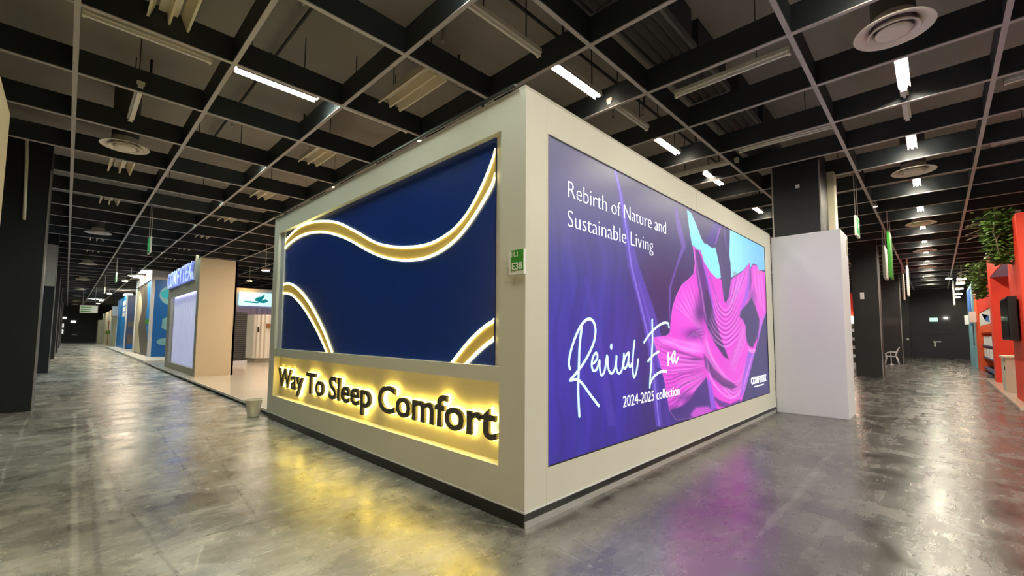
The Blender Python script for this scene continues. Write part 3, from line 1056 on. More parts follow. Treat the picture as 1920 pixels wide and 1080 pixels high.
# ================================================================== BIN
t = thing('waste_bin', 'small cream tapered waste bin on the floor by the booth corner', 'bin', (-.12, 6.42, 0))
MB().lathe([(0, .004), (.085, .004), (.09, .0), (.093, .01), (.132, .285), (.138, .29), (.138, .3), (.13, .3), (.127, .285), (.09, .02), (0, .02)], (-.12, 6.42, 0), 36).build('bucket', 'bin', t)
MB().lathe([(.134, .278), (.142, .28), (.142, .302), (.13, .302)], (-.12, 6.42, 0), 36).build('rim', 'bin', t)

# ================================================================== LAMPS
def batten(name, lit, axis, label, c, L_=1.2, group=None, tube='tube_lit'):
    t = thing(name, label, 'ceiling light', c, group)
    x, y, z = c
    ux = Vector((1, 0, 0)) if axis == 'x' else Vector((0, 1, 0))
    wx = Vector((0, 1, 0)) if axis == 'x' else Vector((-1, 0, 0))

    def prof(pts, a0, a1, mb):
        b0 = Vector(c) + ux * a0
        return mb.prism([b0 + wx * p[0] + Vector((0, 0, p[1])) for p in pts], ux * (a1 - a0))
    h = L_ / 2
    if lit:
        prof([(-.03, .062), (.03, .062), (.03, .11), (-.03, .11)], -h, h, MB()).build('housing', 'lamp_white', t)
        for s_ in (-1, 1):
            prof([(s_ * .03, .06), (s_ * .03, .07), (s_ * .066, .004), (s_ * .062, .0)][::s_], -h + .045, h - .045, MB()).build('reflector', 'lamp_white', t)
        prof([(-.016, .022), (.016, .022), (.016, .054), (-.016, .054)], -h + .03, h - .03, MB()).build('tube', tube, t)
        ends = [(-.028, .056), (.028, .056), (.028, .066), (-.028, .066)]
    else:
        prof([(-.045, .0), (.045, .0), (.045, .055), (-.045, .055)], -h, h, MB()).build('housing', 'lamp_white', t)
        prof([(-.016, -.034), (.016, -.034), (.016, -.002), (-.016, -.002)], -h + .03, h - .03, MB()).build('tube', 'tube_off', t)
        ends = [(-.03, -.04), (.03, -.04), (.03, 0), (-.03, 0)]
    for s_ in (-1, 1):
        prof(ends, s_ * h, s_ * (h - .03), MB()).build('end_cap', 'lamp_white', t)
        prof([(-.006, .055), (.006, .055), (.006, SLAB - z), (-.006, SLAB - z)], s_ * .35 - .006, s_ * .35 + .006, MB()).build('hanger', 'pipe', t)
    return t


AZ = 5.0
g = 'lit battens over the left aisle'
ys = [.78, 4.25, 7.62, 11.1, 14.6, 18.0, 21.5, 25.0, 28.5, 32, 35.4, 38.9, 42.4, 45.8, 49.3, 52.8, 56.2, 61, 66, 72]
proto = batten('ceiling_light', True, 'x', 'lit fluorescent batten over the left aisle, nearest the camera', (-.6, ys[0], AZ), 1.15, g, 'tube_cool')
for i, yy in enumerate(ys[1:]):
    dup(proto, (-.6, yy, AZ), 'lit fluorescent batten over the left aisle, %s from the camera' % ORD[i + 1], g)
g = 'lit battens behind the lightbox wall'
xs = [2.3, 5.12, 7.55, 10.8, 13.7, 19.3, 25.0]
proto = batten('ceiling_light', True, 'x', 'lit batten above the booth behind its lightbox wall, nearest the corner', (xs[0], 1.12, AZ), 1.15, g, 'tube_soft')
for i, xx in enumerate(xs[1:]):
    dup(proto, (xx, 1.12, AZ), 'lit batten above the booth behind its lightbox wall, %s from the corner' % ORD[i + 1], g)
g = 'lit battens over the right aisle'
xs = [-.8, 2.05, 5.08, 7.9, 10.75, 13.6, 16.4, 19.3, 22.1, 25, 27.8, 30.7, 33.5, 36.4]
proto = batten('ceiling_light', True, 'x', 'lit batten over the right aisle, nearest the camera', (xs[0], -2.14, AZ), 1.15, g)
for i, xx in enumerate(xs[1:]):
    dup(proto, (xx, -2.14, AZ), 'lit batten over the right aisle, %s from the camera' % ORD[i + 1], g)
g = 'added lit battens right of the aisle'  # row added out of view to brighten the booth's right face
for i, xx in enumerate([.3, 1.7, 3.1, 4.5, 5.9, 7.3, 8.7]):
    dup(proto, (xx, -5.6, AZ), 'added lit batten out of view right of the aisle, %s from the camera' % ORD[i], g)
g = 'lit battens over the hall interior'
n = 0
for xx, yy in [(4.5, 12), (9, 12), (4.5, 18.5), (9.2, 20), (4.4, 30), (12, 8), (22, 8), (32, 6), (12, 30), (16, -6.4), (23, -6.4), (30, -6.4)]:
    dup(proto, (xx, yy, AZ), 'lit batten over the hall interior, %s one of those beyond the booth' % ORD[n], g)
    n += 1
# unlit battens along the same rows
u = batten('ceiling_light', False, 'x', 'unlit pale batten at the upper left above the left column', (-2.0, 4.25, AZ), 1.2, 'unlit battens')
dup(u, (.83, 4.1, AZ), 'unlit pale batten over the left part of the booth top edge', 'unlit battens')
dup(u, (.85, 1.1, AZ), 'unlit pale batten above the booth corner, nearest the top of the photo', 'unlit battens')
dup(u, (3.62, 1.06, AZ), 'unlit pale batten between the two nearest lit ones above the lightbox wall', 'unlit battens')
dup(u, (6.2, -2.13, AZ), 'unlit pale batten between the two nearest lit ones over the right aisle', 'unlit battens')
v_ = batten('ceiling_light', False, 'y', 'long unlit batten crossing the ceiling right of the booth corner', (3.55, -.45, AZ), 1.45, 'unlit cross battens')
dup(v_, (6.28, -.5, AZ), 'long unlit batten crossing just in front of the column above the white box', 'unlit cross battens')
dup(v_, (9.0, -.6, AZ), 'unlit batten crossing behind the column above the white box', 'unlit cross battens')
dup(v_, (6.35, -3.85, AZ), 'unlit batten at the right edge, nearer of two right of the aisle', 'unlit cross battens')
dup(v_, (9.1, -3.9, AZ), 'unlit batten at the right edge, further of two right of the aisle', 'unlit cross battens')
dup(v_, (6.75, 1.1, AZ), 'unlit batten crossing between lit lamps above the lightbox wall', 'unlit cross battens')


dup(v_, (-1.98, 6.35, AZ), 'narrow unlit batten over the left aisle between two finned lamps', 'unlit cross battens')


# three-finned reflector lamps
def finlamp(label, c, group):
    t = thing('reflector_light', label, 'ceiling light', c, group)
    x, y, z = c
    MB().box(x - .09, y - .62, z + .07, x + .09, y + .62, z + .12).build('housing', 'lamp_white', t)
    for dx, sl in ((-.13, -.05), (0, 0.012), (.13, .06)):
        MB().prism([(x + dx - .012, y - .62, z + .10), (x + dx + .012, y - .62, z + .10), (x + dx + sl + .012, y - .62, z - .06), (x + dx + sl - .012, y - .62, z - .06)], (0, 1.24, 0)).build('reflector_fin', 'fin', t)
    for s in (-.5, .5):
        MB().box(x - .006, y + s - .006, z + .12, x + .006, y + s + .006, SLAB).build('hanger', 'pipe', t)
    return t


RZ = 5.12
g = 'unlit reflector lamps'
pf = finlamp('unlit three-finned reflector lamp above the booth corner side', (.86, 3.1, RZ), g)
for i, yy in enumerate([6.45, 9.9, 13.4, 16.9, 20.4, 24]):
    dup(pf, (.86, yy, RZ), 'unlit finned reflector lamp in the row over the booth front, %s from the camera' % ORD[i + 1], g)
for i, yy in enumerate([3.75, 10.1, 13.6, 20.7, 24.2]):
    dup(pf, (-1.9, yy, RZ), 'unlit finned reflector lamp in the row nearest the left columns, %s from the camera' % ORD[i], g)


# round air diffusers
def diffuser(label, c, group):
    t = thing('air_diffuser', label, 'air diffuser', c, group)
    x, y, z = c
    MB().lathe([(.345, .0), (.35, .008), (.34, .02), (.24, .06), (.2, .1), (.19, .16), (.18, .16), (.19, .09), (.225, .045), (.33, .0), (.345, 0)], c, 48).build('outer_dish', 'diffuser', t)
    MB().lathe([(.225, -.02), (.23, -.012), (.2, .02), (.17, .05), (.16, .05), (.19, .01), (.215, -.022), (.225, -.02)], c, 40).build('inner_ring', 'diffuser', t)
    MB().lathe([(.0, -.035), (.12, -.035), (.15, -.028), (.16, -.01), (.14, .01), (0, .02)], c, 36).build('centre_plate', 'diffuser', t)
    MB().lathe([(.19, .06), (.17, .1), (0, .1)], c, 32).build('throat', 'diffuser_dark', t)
    MB().lathe([(.19, .12), (.19, SLAB - z)], c, 32).build('duct', 'duct', t)
    return t


DZ = 4.83
g = 'round air diffusers'
pd = diffuser('round cream ceiling diffuser over the left aisle, nearest the camera', (-1.97, 8.05, DZ), g)
for i, yy in enumerate([17.9, 27.6, 36.8, 46.3, 55.8, 65.3, 74]):
    dup(pd, (-1.96, yy, DZ), 'round cream ceiling diffuser over the left aisle, %s from the camera' % ORD[i + 1], g)
for i, xx in enumerate([3.65, 9.35, 15.05, 20.75, 26.4, 32.1]):
    dup(pd, (xx, -2.12, DZ), 'round ceiling diffuser over the right aisle, %s from the camera' % ORD[i], g)


# louvred vents and pipes above the baffles
def vent(label, c, group):
    t = thing('louvre_vent', label, 'vent', c, group)
    x, y, z = c
    mb = MB().box(x - .6, y - .3, z, x + .6, y - .26, z + .1).box(x - .6, y + .26, z, x + .6, y + .3, z + .1).box(x - .6, y - .3, z, x - .56, y + .3, z + .1).box(x + .56, y - .3, z, x + .6, y + .3, z + .1)
    mb.build('frame', 'vent', t)
    for k_ in range(4):
        yy = y - .19 + k_ * .125
        MB().prism([(x - .56, yy - .03, z + .09), (x - .56, yy - .02, z + .095), (x - .56, yy + .035, z + .005), (x - .56, yy + .025, z)], (1.12, 0, 0)).build('louvre', 'vent', t)
    MB().box(x - .55, y - .25, z + .1, x + .55, y + .25, SLAB).build('duct', 'beam', t)
    return t


g = 'louvred vents between the baffles'
pv = vent('grey louvred vent above the baffles right of the booth corner', (2.62, .12, 5.3), g)
dup(pv, (1.1, .2, 5.3), 'grey louvred vent above the baffles at the top of the photo', g)
dup(pv, (3.95, .12, 5.3), 'grey louvred vent behind the long unlit batten', g)
dup(pv, (5.6, .1, 5.3), 'grey louvred vent between the two long unlit battens', g)
dup(pv, (7.0, .1, 5.3), 'grey louvred vent close in front of the column above the white box', g)
pipes = [((-2, 2.9, 5.62), (9, 2.9, 5.62), 'black sprinkler pipe running across above the navy panel'),
         ((-3, 6.6, 5.62), (9, 6.6, 5.62), 'black sprinkler pipe running across over the far end of the booth'),
         ((.9, 1.2, 5.76), (.9, 8, 5.76), 'black pipe running along above the booth front'),
         ((-.5, -1, 5.75), (-.5, 9, 5.75), 'black pipe running along above the left aisle lamps'),
         ((1, 1.3, 5.66), (20, 1.3, 5.66), 'black pipe running along above the lightbox wall lamps'),
         ((4.4, .6, 5.74), (4.4, 8, 5.74), 'black pipe crossing behind the lightbox wall')]
for a, b, lab in pipes:
    t = thing('sprinkler_pipe', lab, 'pipe', ((a[0] + b[0]) / 2, (a[1] + b[1]) / 2, a[2]), 'ceiling pipes')
    MB().tube([a, b], .022).build('pipe_run', 'pipe', t)
    L_ = (Vector(b) - Vector(a)).length
    for j in range(int(L_ / 2.4)):
        p = Vector(a).lerp(Vector(b), (j + .5) * 2.4 / L_)
        MB().tube([p, (p.x, p.y, SLAB - .004)], .018).build('bracket', 'pipe', t)
        MB().tube([(p.x + .05, p.y + .05, p.z), (p.x + .05, p.y + .05, p.z - .16)], .012).tube([(p.x + .05, p.y + .05, p.z - .16), (p.x + .05, p.y + .05, p.z - .2)], [.02, .03]).build('sprinkler_head', 'steel', t)

# small clip-on spots along the booth front beam
g = 'small ceiling spots'


def spot(label, c, mtl='spot_lit', r=.045, drop=None):
    t = thing('spot_light', label, 'spot light', c, g)
    x, y, z = c
    MB().lathe([(0, .07), (r * .8, .07), (r, .0), (r * .9, -.005)], c, 16).build('spot_body', 'lamp_white', t)
    MB().lathe([(0, -.004), (r * .9, -.004)], c, 16).build('lamp_face', mtl, t)
    MB().tube([(x, y, z + .07), (x, y, drop or SLAB)], .01).build('stem', 'lamp_white', t)
    return t


sp = spot('small lit spot under the baffle above the navy panel top edge, nearer one', (1.6, 3.95, 4.83))
dup(sp, (1.6, 7.42, 4.83), 'small lit spot under the baffle above the navy panel top edge, further one', g)
dup(sp, (11.9, -1.33, 4.83), 'small lit spot on the baffle left of the right aisle diffusers', g)

# ================================================================== SECOND STAND (platform, kiosk, mattress, curtains)
t = thing('platform', 'raised pale floor platform running from the booth to the kiosk', 'platform', (3.6, 14, 0))
MB().box(.1, 6.12, .06, 9.0, 24.3, .10).build('deck', 'platform', t)
MB().box(.085, 6.12, .055, .1, 21.6, .102).build('edge_trim', 'platform_edge', t)
MB().box(.14, 6.14, 0, 8.9, 24.25, .06).build('base', 'plinth', t)
KX0, KX1, KY0, KY1, KZ = .34, 1.37, 14.25, 20.2, 3.86
t = thing('display_kiosk', 'tall beige kiosk with lit letters on top and curtained window', 'kiosk', (.85, 17, .1))
WY0, WY1, WZ0, WZ1 = 14.62, 19.5, .32, 2.86
f = MB()
f.box(KX0, KY0 + .01, .1, KX0 + .1, WY0, KZ).box(KX0, WY1, .1, KX0 + .1, KY1, KZ).box(KX0, WY0, WZ1, KX0 + .1, WY1, KZ).box(KX0, WY0, .1, KX0 + .1, WY1, WZ0)
front = f.build('front_wall', 'kiosk', t)
MB().box(KX0, KY0, .1, KX1, KY0 + .01, KZ).box(KX0 + .1, KY0 + .01, .1, KX1, KY0 + .08, KZ).box(KX1 - .06, KY0, .1, KX1, KY1, KZ).box(KX0 + .1, KY1 - .06, .1, KX1 - .06, KY1, KZ).build('end_wall', 'beige', t)
mb = MB()
n = 150
pts_ = []
for i in range(n + 1):
    yy = WY0 - .05 + (WY1 - WY0 + .1) * i / n
    pts_.append((KX0 + .15 + .022 * math.sin(i * .62) + .012 * math.sin(i * 1.7), yy))
mb.add([(x, y, WZ0 - .05) for x, y in pts_] + [(x, y, WZ1 + .05) for x, y in pts_], [(i, i + 1, n + 2 + i, n + 1 + i) for i in range(n)], 0, True)
mb.build('curtain', 'curtain', t)
MB().box(KX0 + .102, WY0, WZ1 + .01, KX0 + .118, WY1, WZ1 + .04).build('window_light', mat('kiosk_led', (.9, .9, 1), .5, emit=lin(200, 205, 255), strength=12, noise=0), t)
lt = MB().box(KX0 - .02, 14.9, 3.2, KX0, 20.0, 3.24).build('letter_rail', 'steel', t)
vs, fs = text_geo('COMFYTEX', 1., .012)
lx0, lx1 = min(v.x for v in vs), max(v.x for v in vs)
for iv, ifs in islands(vs, fs):
    mb = MB()
    mb.add([(KX0 - .02 - (v.z + .5) * .07, 19.98 - (v.x - lx0) / (lx1 - lx0) * 4.9, 3.24 + v.y / CAPH * .58) for v in iv], ifs)
    o = mb.build('letter', ['blueside', 'blueglow'], t)
    for p in o.data.polygons:
        p.material_index = 1 if p.normal.x < -.5 else 0
MB().box(KX0 + .05, 15.3, KZ, KX0 + .12, 15.4, KZ + .22).build('roof_post', 'fin', t)

t = thing('mattress', 'dark grey mattress standing upright beside the beige kiosk', 'mattress', (2.7, 19.1, .1))
mb = MB()
n = 24
for face, (ax, ay, bx_, by_) in enumerate(((2.42, 18.95, 3.0, 19.25), (3.0, 19.25, 2.9, 19.45), (2.9, 19.45, 2.32, 19.15), (2.32, 19.15, 2.42, 18.95))):
    vs = []
    for i in range(n * 4 + 1):
        z = .28 + 2.08 * i / (n * 4)
        d = .012 * math.sin(i / 4 * 2 * math.pi)
        nx, ny = (by_ - ay), -(bx_ - ax)
        l_ = math.hypot(nx, ny)
        vs += [(ax + nx / l_ * d, ay + ny / l_ * d, z), (bx_ + nx / l_ * d, by_ + ny / l_ * d, z)]
    mb.add(vs, [(2 * i, 2 * i + 1, 2 * i + 3, 2 * i + 2) for i in range(n * 4)], 0, True)
mb.add([(2.42, 18.95, 2.36), (3.0, 19.25, 2.36), (2.9, 19.45, 2.36), (2.32, 19.15, 2.36)], [(0, 1, 2, 3)])
mb.add([(2.42, 18.95, .28), (3.0, 19.25, .28), (2.9, 19.45, .28), (2.32, 19.15, .28)], [(3, 2, 1, 0)])
mb.build('cover', 'fabric', t)
MB().prism([(2.36, 18.85, .1), (3.06, 19.2, .1), (2.98, 19.5, .1), (2.26, 19.15, .1)], (0, 0, .18)).build('stand_base', 'white', t)

t = thing('curtain_pod', 'ivory fluted curtain cabin on the pale platform', 'cabin', (4.0, 20.6, .1))
mb = MB()
n = 220
path = []
for i in range(n + 1):
    a = i / n
    if a < .3:
        base = Vector((3.35, 21.6)).lerp(Vector((3.5, 20.1)), a / .3)
    elif a < .45:
        s_ = (a - .3) / .15
        base = Vector((3.5, 20.1)).lerp(Vector((3.9, 19.75)), s_)
    else:
        base = Vector((3.9, 19.75)).lerp(Vector((5.6, 19.75)), (a - .45) / .55)
    wob = .0 if a < .33 else .032
    path.append((base.x + wob * .4 * math.sin(i * .55), base.y + wob * math.sin(i * .55)))
mb.add([(x, y, .32) for x, y in path] + [(x, y, 2.32) for x, y in path], [(i, i + 1, n + 2 + i, n + 1 + i) for i in range(n)], 0, True)
mb.build('fluted_curtain', 'fluted', t)
MB().prism([(3.42, 21.6, .1), (3.6, 20.1, .1), (4.0, 19.85, .1), (5.6, 19.85, .1), (5.6, 21.6, .1)], (0, 0, .2)).build('base', 'kiosk', t)
MB().box(3.9, 19.66, 1.72, 4.12, 19.68, 1.9).build('name_tag', 'woodtag', t)
MB().box(3.62, 19.93, 1.5, 3.68, 19.95, 1.75).build('handle', 'black', t)
t = thing('back_wall', 'white rear stand wall with lilac curtain under the teal sign', 'wall', (5, 25, 0))
MB().box(3.4, 25.0, 0, 9, 25.2, 3.95).build('wall_panel', 'white', t)
mb = MB()
n = 140
mb.add([(3.75 + 4.5 * i / n, 24.95 + .03 * math.sin(i * .7), .02) for i in range(n + 1)] + [(3.75 + 4.5 * i / n, 24.95 + .03 * math.sin(i * .7), 2.98) for i in range(n + 1)],
       [(i, i + 1, n + 2 + i, n + 1 + i) for i in range(n)], 0, True)
mb.build('curtain', 'lilac', t)
t = thing('light_sign', 'glowing pale aqua sign with teal shell logo on the rear wall', 'sign', (5, 24.9, 3))
MB().box(4.02, 24.86, 2.98, 7.2, 24.99, 3.72).build('light_panel', 'skyblue', t)
mb = MB()
for cx_, cz_, rx, rz, rot in ((4.95, 3.38, .2, .1, .5), (5.12, 3.44, .22, .08, .9), (5.05, 3.26, .24, .08, -.3), (5.3, 3.28, .14, .1, .2), (4.62, 3.18, .4, .04, -.06)):
    ring = []
    for j in range(20):
        a = 2 * math.pi * j / 20
        u_, v2 = rx * math.cos(a), rz * math.sin(a)
        ring.append((cx_ + u_ * math.cos(rot) - v2 * math.sin(rot), 24.855, cz_ + u_ * math.sin(rot) + v2 * math.cos(rot)))
    mb.prism(ring, (0, -.006, 0))
mb.build('shell_logo', 'teal', t)
t = spot('warm orange spot light shining above the teal sign', (4.35, 24.4, 4.3), 'spot_warm', .14)
MB().box(3.2, 24.35, 4.5, 8, 24.42, 4.56).build('track', 'steel', t)

for i, (x_, y_) in enumerate(((1.7, 9.4), (3.2, 9.6), (4.8, 9.6), (2.2, 12.0), (4.0, 12.2), (5.2, 16.5), (3.0, 17.0))):
    t = spot('warm stand spot lighting the pale platform, %s from the booth' % ORD[i], (x_, y_, 4.0), 'stand_lamp', .16)

# ================================================================== FAR STANDS OF THE LEFT AISLE
t = thing('blue_stand', 'blue stand with white frame and wavy blue side beyond the kiosk', 'exhibition stand', (2, 31, 0))
MB().box(.1, 24.5, .0, 3.3, 43.5, .12).build('deck', 'platform_edge', t)
MB().box(.62, 28.5, .12, .78, 28.66, 4.4).box(.62, 28.5, 4.4, 4.2, 36.2, 4.9).box(.62, 36.04, .12, .78, 36.2, 4.4).build('white_frame', 'white', t)
w = MB().box(.78, 28.54, .12, 4.2, 28.64, 4.4).build('blue_wall', 'blue', t)
for body, (cx_, cz_, r, n_), m_ in (('circle_picture', (1.55, 3.55, .55, 28), 'paleblue'), ('hexagon_picture', (1.62, 1.95, .5, 6), 'paleblue'), ('rounded_picture', (1.5, .95, .5, 20), 'paleblue')):
    ring = [(cx_ + r * math.cos(2 * math.pi * j / n_ + .5), 28.53, cz_ + (.45 if body[0] == 'r' else 1) * r * math.sin(2 * math.pi * j / n_ + .5)) for j in range(n_)]
    p = MB().prism(ring, (0, -.015, 0)).build(body, m_, w)
ring = [(1.55 + .5 * math.cos(a), 28.512, 3.62 + .3 * math.sin(a)) for a in np.linspace(0, 2 * math.pi, 18, endpoint=False)]
MB().prism(ring, (0, -.006, 0)).build('green_picture', 'teal', w)
# wavy side facing the aisle
side = MB().box(.7, 28.66, .12, .74, 36.04, 4.4).build('side_wall', 'greyphoto', t)
fr = lambda yz: (.69, yz[0], yz[1])
edge = spline([(28.7, 4.3), (29.6, 3.4), (30.4, 2.4), (29.7, 1.5), (28.8, .6)], 8)
mb = MB()
ring = [fr((28.68, .6))] + [fr((28.68, 4.36))] + [fr((30.9, 4.36))] + [fr(p) for p in spline([(30.7, 4.0), (30.3, 3.2), (30.6, 2.4), (30.0, 1.6), (28.9, .75)], 6)]
mb.prism(ring, (-.012, 0, 0))
mb.build('blue_wave', 'bluelit', side)
mb = MB()
ring = [fr(p) for p in spline([(36, 4.3), (34.0, 3.9), (33.0, 2.8), (34.2, 1.8), (33.2, .8), (32.6, .2)], 6)] + [fr((36, .2))]
mb.prism(ring, (-.008, 0, 0))
mb.build('pale_wave', 'cream_wall', side)
MB().box(.665, 28.9, 1.95, .69, 30.6, 2.2).build('green_logo', 'green', side)
for yy in (30.4, 33.6):
    MB().box(.2, yy - .5, 4.93, .75, yy + .5, 5.0).build('canopy_light', 'spot_lit', t)
t = thing('blue_stand', 'further blue stand with pale photo wall and white lettering', 'exhibition stand', (2, 48, 0))
MB().box(.72, 44, .12, .8, 44.08, 4.45).box(.72, 52.2, .12, .8, 52.3, 4.45).build('white_post', 'white', t)
MB().box(.1, 43.6, 0, 4.2, 52.28, .12).build('deck', 'platform_edge', t)
w = MB().box(.76, 44.08, .12, .82, 52.2, 4.45).build('blue_side', 'bluelit', t)
for zz in (3.9, 3.4, 2.95):
    MB().box(.745, 44.9, zz - .2, .76, 47.2, zz + .15).build('lettering', 'white_flat', w)
ph = MB().box(.82, 44.0, .12, 4.2, 44.1, 4.45).build('photo_wall', 'slate', t)
MB().box(.9, 43.985, .5, 1.9, 44, 1.25).box(.9, 43.985, 1.9, 1.9, 44, 2.3).build('photo_shade', 'greyphoto', ph)
MB().box(.9, 43.98, .12, 1.9, 43.99, .5).build('blue_band', 'blue', ph)
MB().box(.6, 44.2, 4.47, 1.1, 45.6, 4.55).build('canopy_light', 'spot_lit', t)
t = thing('cream_stand', 'pale cream stand with dark doorway beyond the blue stands', 'exhibition stand', (2, 66, 0))
w = MB().box(.6, 56.5, 0, 3.0, 72, 3.7).build('cream_wall', 'cream_wall', t)
MB().box(.585, 60.0, .1, .6, 61.5, 2.6).build('doorway', 'woodtag', w)
MB().box(.55, 56.4, 0, .62, 56.6, 3.8).box(.55, 71.9, 0, .62, 72.1, 3.8).build('white_post', 'white', t)
MB().box(.3, 57.5, 1.2, .6, 58.6, 1.6).build('planter', 'leaf', t)
t = thing('white_stand', 'white stand with blue patch at the far end of the left aisle', 'exhibition stand', (1.2, 76, 0))
w = MB().box(.3, 75, 0, 2.6, 78, 3.0).build('white_wall', 'cream_wall', t)
MB().box(.9, 74.98, .6, 1.6, 75, 2.0).build('blue_patch', 'blue_flat', w)
t = thing('direction_sign', 'hanging green and white direction sign over the left aisle', 'sign', (-1.4, 45, 3.0))
p = MB().box(-1.9, 45, 2.95, -.88, 45.06, 3.54).build('sign_board', 'signwhite', t)
for zz in (3.38, 3.2, 3.06):
    MB().box(-1.84, 44.99, zz - .03, -1.3 + .2 * (zz - 3), 45, zz + .03).build('sign_line', 'green', p)
for xx in (-1.75, -1.05):
    MB().tube([(xx, 45.03, 3.54), (xx, 45.03, SLAB)], .012).build('cable', 'steel', t)
t = thing('poster_frame', 'small framed poster on the far blue stand corner', 'poster', (.5, 52.6, 3))
MB().box(.3, 52.3, 2.9, .8, 52.35, 3.9).build('frame', 'woodtag', t)
MB().box(.34, 52.28, 2.95, .76, 52.3, 3.85).build('print', 'white_flat', t)


for x_, y_, lab in ((1.5, 27.0, 'added warm spot lighting the blue wall of the nearer blue stand'), (-.15, 29.8, 'added warm spot over the aisle side of the nearer blue stand, nearer one'),
                    (-.15, 33.6, 'added warm spot over the aisle side of the nearer blue stand, further one'), (1.3, 42.4, 'added warm spot lighting the photo wall of the further blue stand'),
                    (-.2, 46.5, 'added warm spot over the lettered side of the further blue stand'), (-.2, 58.5, 'added warm spot over the pale cream stand, nearer one'), (-.2, 64.5, 'added warm spot over the pale cream stand, further one')):
    spot(lab, (x_, y_, 4.62), 'stand_lamp', .16)  # spots added to brighten the walls of the far stands
spot('added warm spot lighting the blue panels of the tall white stand', (30.5, -2.9, 4.62), 'stand_lamp', .14)  # added lamp, brightens the pale blue wall


def exit_sign(label, c, along='y', L_=.5, h=.42, drop=SLAB):
    t = thing('exit_sign', label, 'exit sign', c, 'hanging exit signs')
    x, y, z = c
    dx, dy = (L_ / 2, .02) if along == 'x' else (.02, L_ / 2)
    b = MB().box(x - dx, y - dy, z, x + dx, y + dy, z + h).build('sign_board', 'signwhite', t)
    if along == 'x':
        MB().box(x - dx + .03, y - dy - .004, z + .05, x + dx - .05, y + dy + .004, z + h - .03).build('green_face', 'exit_green', b)
        MB().prism([(x - .1, y - dy - .006, z + .2), (x + .02, y - dy - .006, z + .3), (x + .02, y - dy - .006, z + .1)], (0, -.003, 0)).build('arrow', 'white_flat', b)
    else:
        MB().box(x - dx - .004, y - dy + .03, z + .05, x + dx + .004, y + dy - .05, z + h - .03).build('green_face', 'exit_green', b)
        MB().prism([(x - dx - .006, y - .1, z + .2), (x - dx - .006, y + .02, z + .3), (x - dx - .006, y + .02, z + .1)], (-.003, 0, 0)).build('arrow', 'white_flat', b)
    for s_ in (-.8, .8):
        MB().tube([(x + s_ * (dx if along == 'x' else 0), y + s_ * (dy if along == 'y' else 0), z + h), (x + s_ * (dx if along == 'x' else 0), y + s_ * (dy if along == 'y' else 0), drop)], .008).build('rod', 'steel', t)
    return t


exit_sign('green exit sign hanging on two rods right of the white box', (9.15, -1.2, 3.6), 'x', .5)
exit_sign('green exit sign hanging over the left aisle, nearer one', (-1.0, 13.6, 3.72), 'y', .55, .45)
exit_sign('green exit sign hanging over the left aisle, further one', (-1.0, 25.6, 3.85), 'y', .55, .45)
exit_sign('green exit sign hanging over the left aisle, furthest one', (-1.0, 34.5, 3.85), 'y', .5, .4)

# doors and lit signs at the far ends
d = struct(MB().box(X1 - .05, -3.25, 0, X1, -1.15, 2.3).build('door_1', 'wall_dark'))
MB().box(X1 - .12, -2.5, 1.12, X1 - .05, -2.1, 1.2).box(X1 - .12, -2.24, .82, X1 - .05, -2.14, 1.14).build('door_handle', 'white_flat', d)
MB().box(X1 - .08, -3.25, 1.62, X1 - .05, -1.15, 1.72).build('door_rail', 'column', d)
t = thing('exit_sign', 'lit green exit sign over the door at the end of the right aisle', 'exit sign', (X1, -2.2, 2.6))
MB().box(X1 - .08, -2.4, 2.6, X1, -1.98, 2.86).build('lit_panel', 'exit_lit', t)
t = MB().box(X1 - .08, -2.9, 2.8, X1, -2.72, 2.88).build('emergency_light', 'spot_lit')
tag(t, 'small emergency light right of the exit sign on the end wall', 'light')
t = MB().box(40.08, -.86, 1.25, 40.1, -.74, 1.38).build('wall_switch', 'white_flat')
tag(t, 'small white switch plate on the column at the end of the right aisle', 'switch')
d = struct(MB().box(-2.7, Y1 - .05, 0, .2, Y1, 2.5).build('door_2', 'wall_grey'))
MB().box(-2.0, Y1 - .1, 1.0, -1.5, Y1 - .05, 1.16).build('door_handle', 'white_flat', d)
t = thing('exit_sign', 'lit white exit sign over the door at the far end of the left aisle', 'exit sign', (-2, Y1, 2.7))
MB().box(-2.2, Y1 - .1, 2.65, -1.7, Y1, 2.95).build('lit_panel', 'exit_white', t)
for i, (a, b) in enumerate((((-3.0, 3.15), (-2.6, 3.4)), ((-2.95, 2.0), (-2.82, 2.5)), ((-2.95, 1.2), (-2.82, 1.75)))):
    t = MB().box(a[0], Y1 - .1, a[1], b[0], Y1, b[1]).build('wall_light', 'exit_white')
    tag(t, ['pale light high on the far wall left of the exit sign', 'upper of two upright lights on the far wall by the columns', 'lower of two upright lights on the far wall by the columns'][i], 'light')

# ================================================================== RIGHT AISLE
RY = -3.62
t = thing('red_stand', 'orange red portal stand with screen at the right edge of the aisle', 'exhibition stand', (15, RY, 0))
MB().box(11.3, -7.5, 0, 20.1, RY + .16, .05).build('deck', 'platform', t)
MB().box(11.5, RY - 1.6, .05, 13.55, RY, 4.13).build('near_pillar', 'red', t)
MB().box(18.5, RY - .57, .05, 19.2, RY, 4.1).build('far_pillar', 'red', t)
MB().box(13.55, RY - .75, 3.45, 18.5, RY, 4.1).build('header', 'red', t)
MB().box(13.56, RY - .74, 3.44, 18.49, RY - .02, 3.452).build('header_underside', 'lilac', t)
bw = MB().box(11.5, -7.0, .05, 20, -6.9, 4.0).build('back_panel', 'red', t)
MB().box(14.0, -6.89, .3, 19, -6.86, 1.6).build('white_band', 'white', bw)
LY, LZ = -4.03, 2.32
ring = [(17.6, LY + .27 * math.cos(a), LZ + .27 * math.sin(a)) for a in np.linspace(0, 2 * math.pi, 28, endpoint=False)]
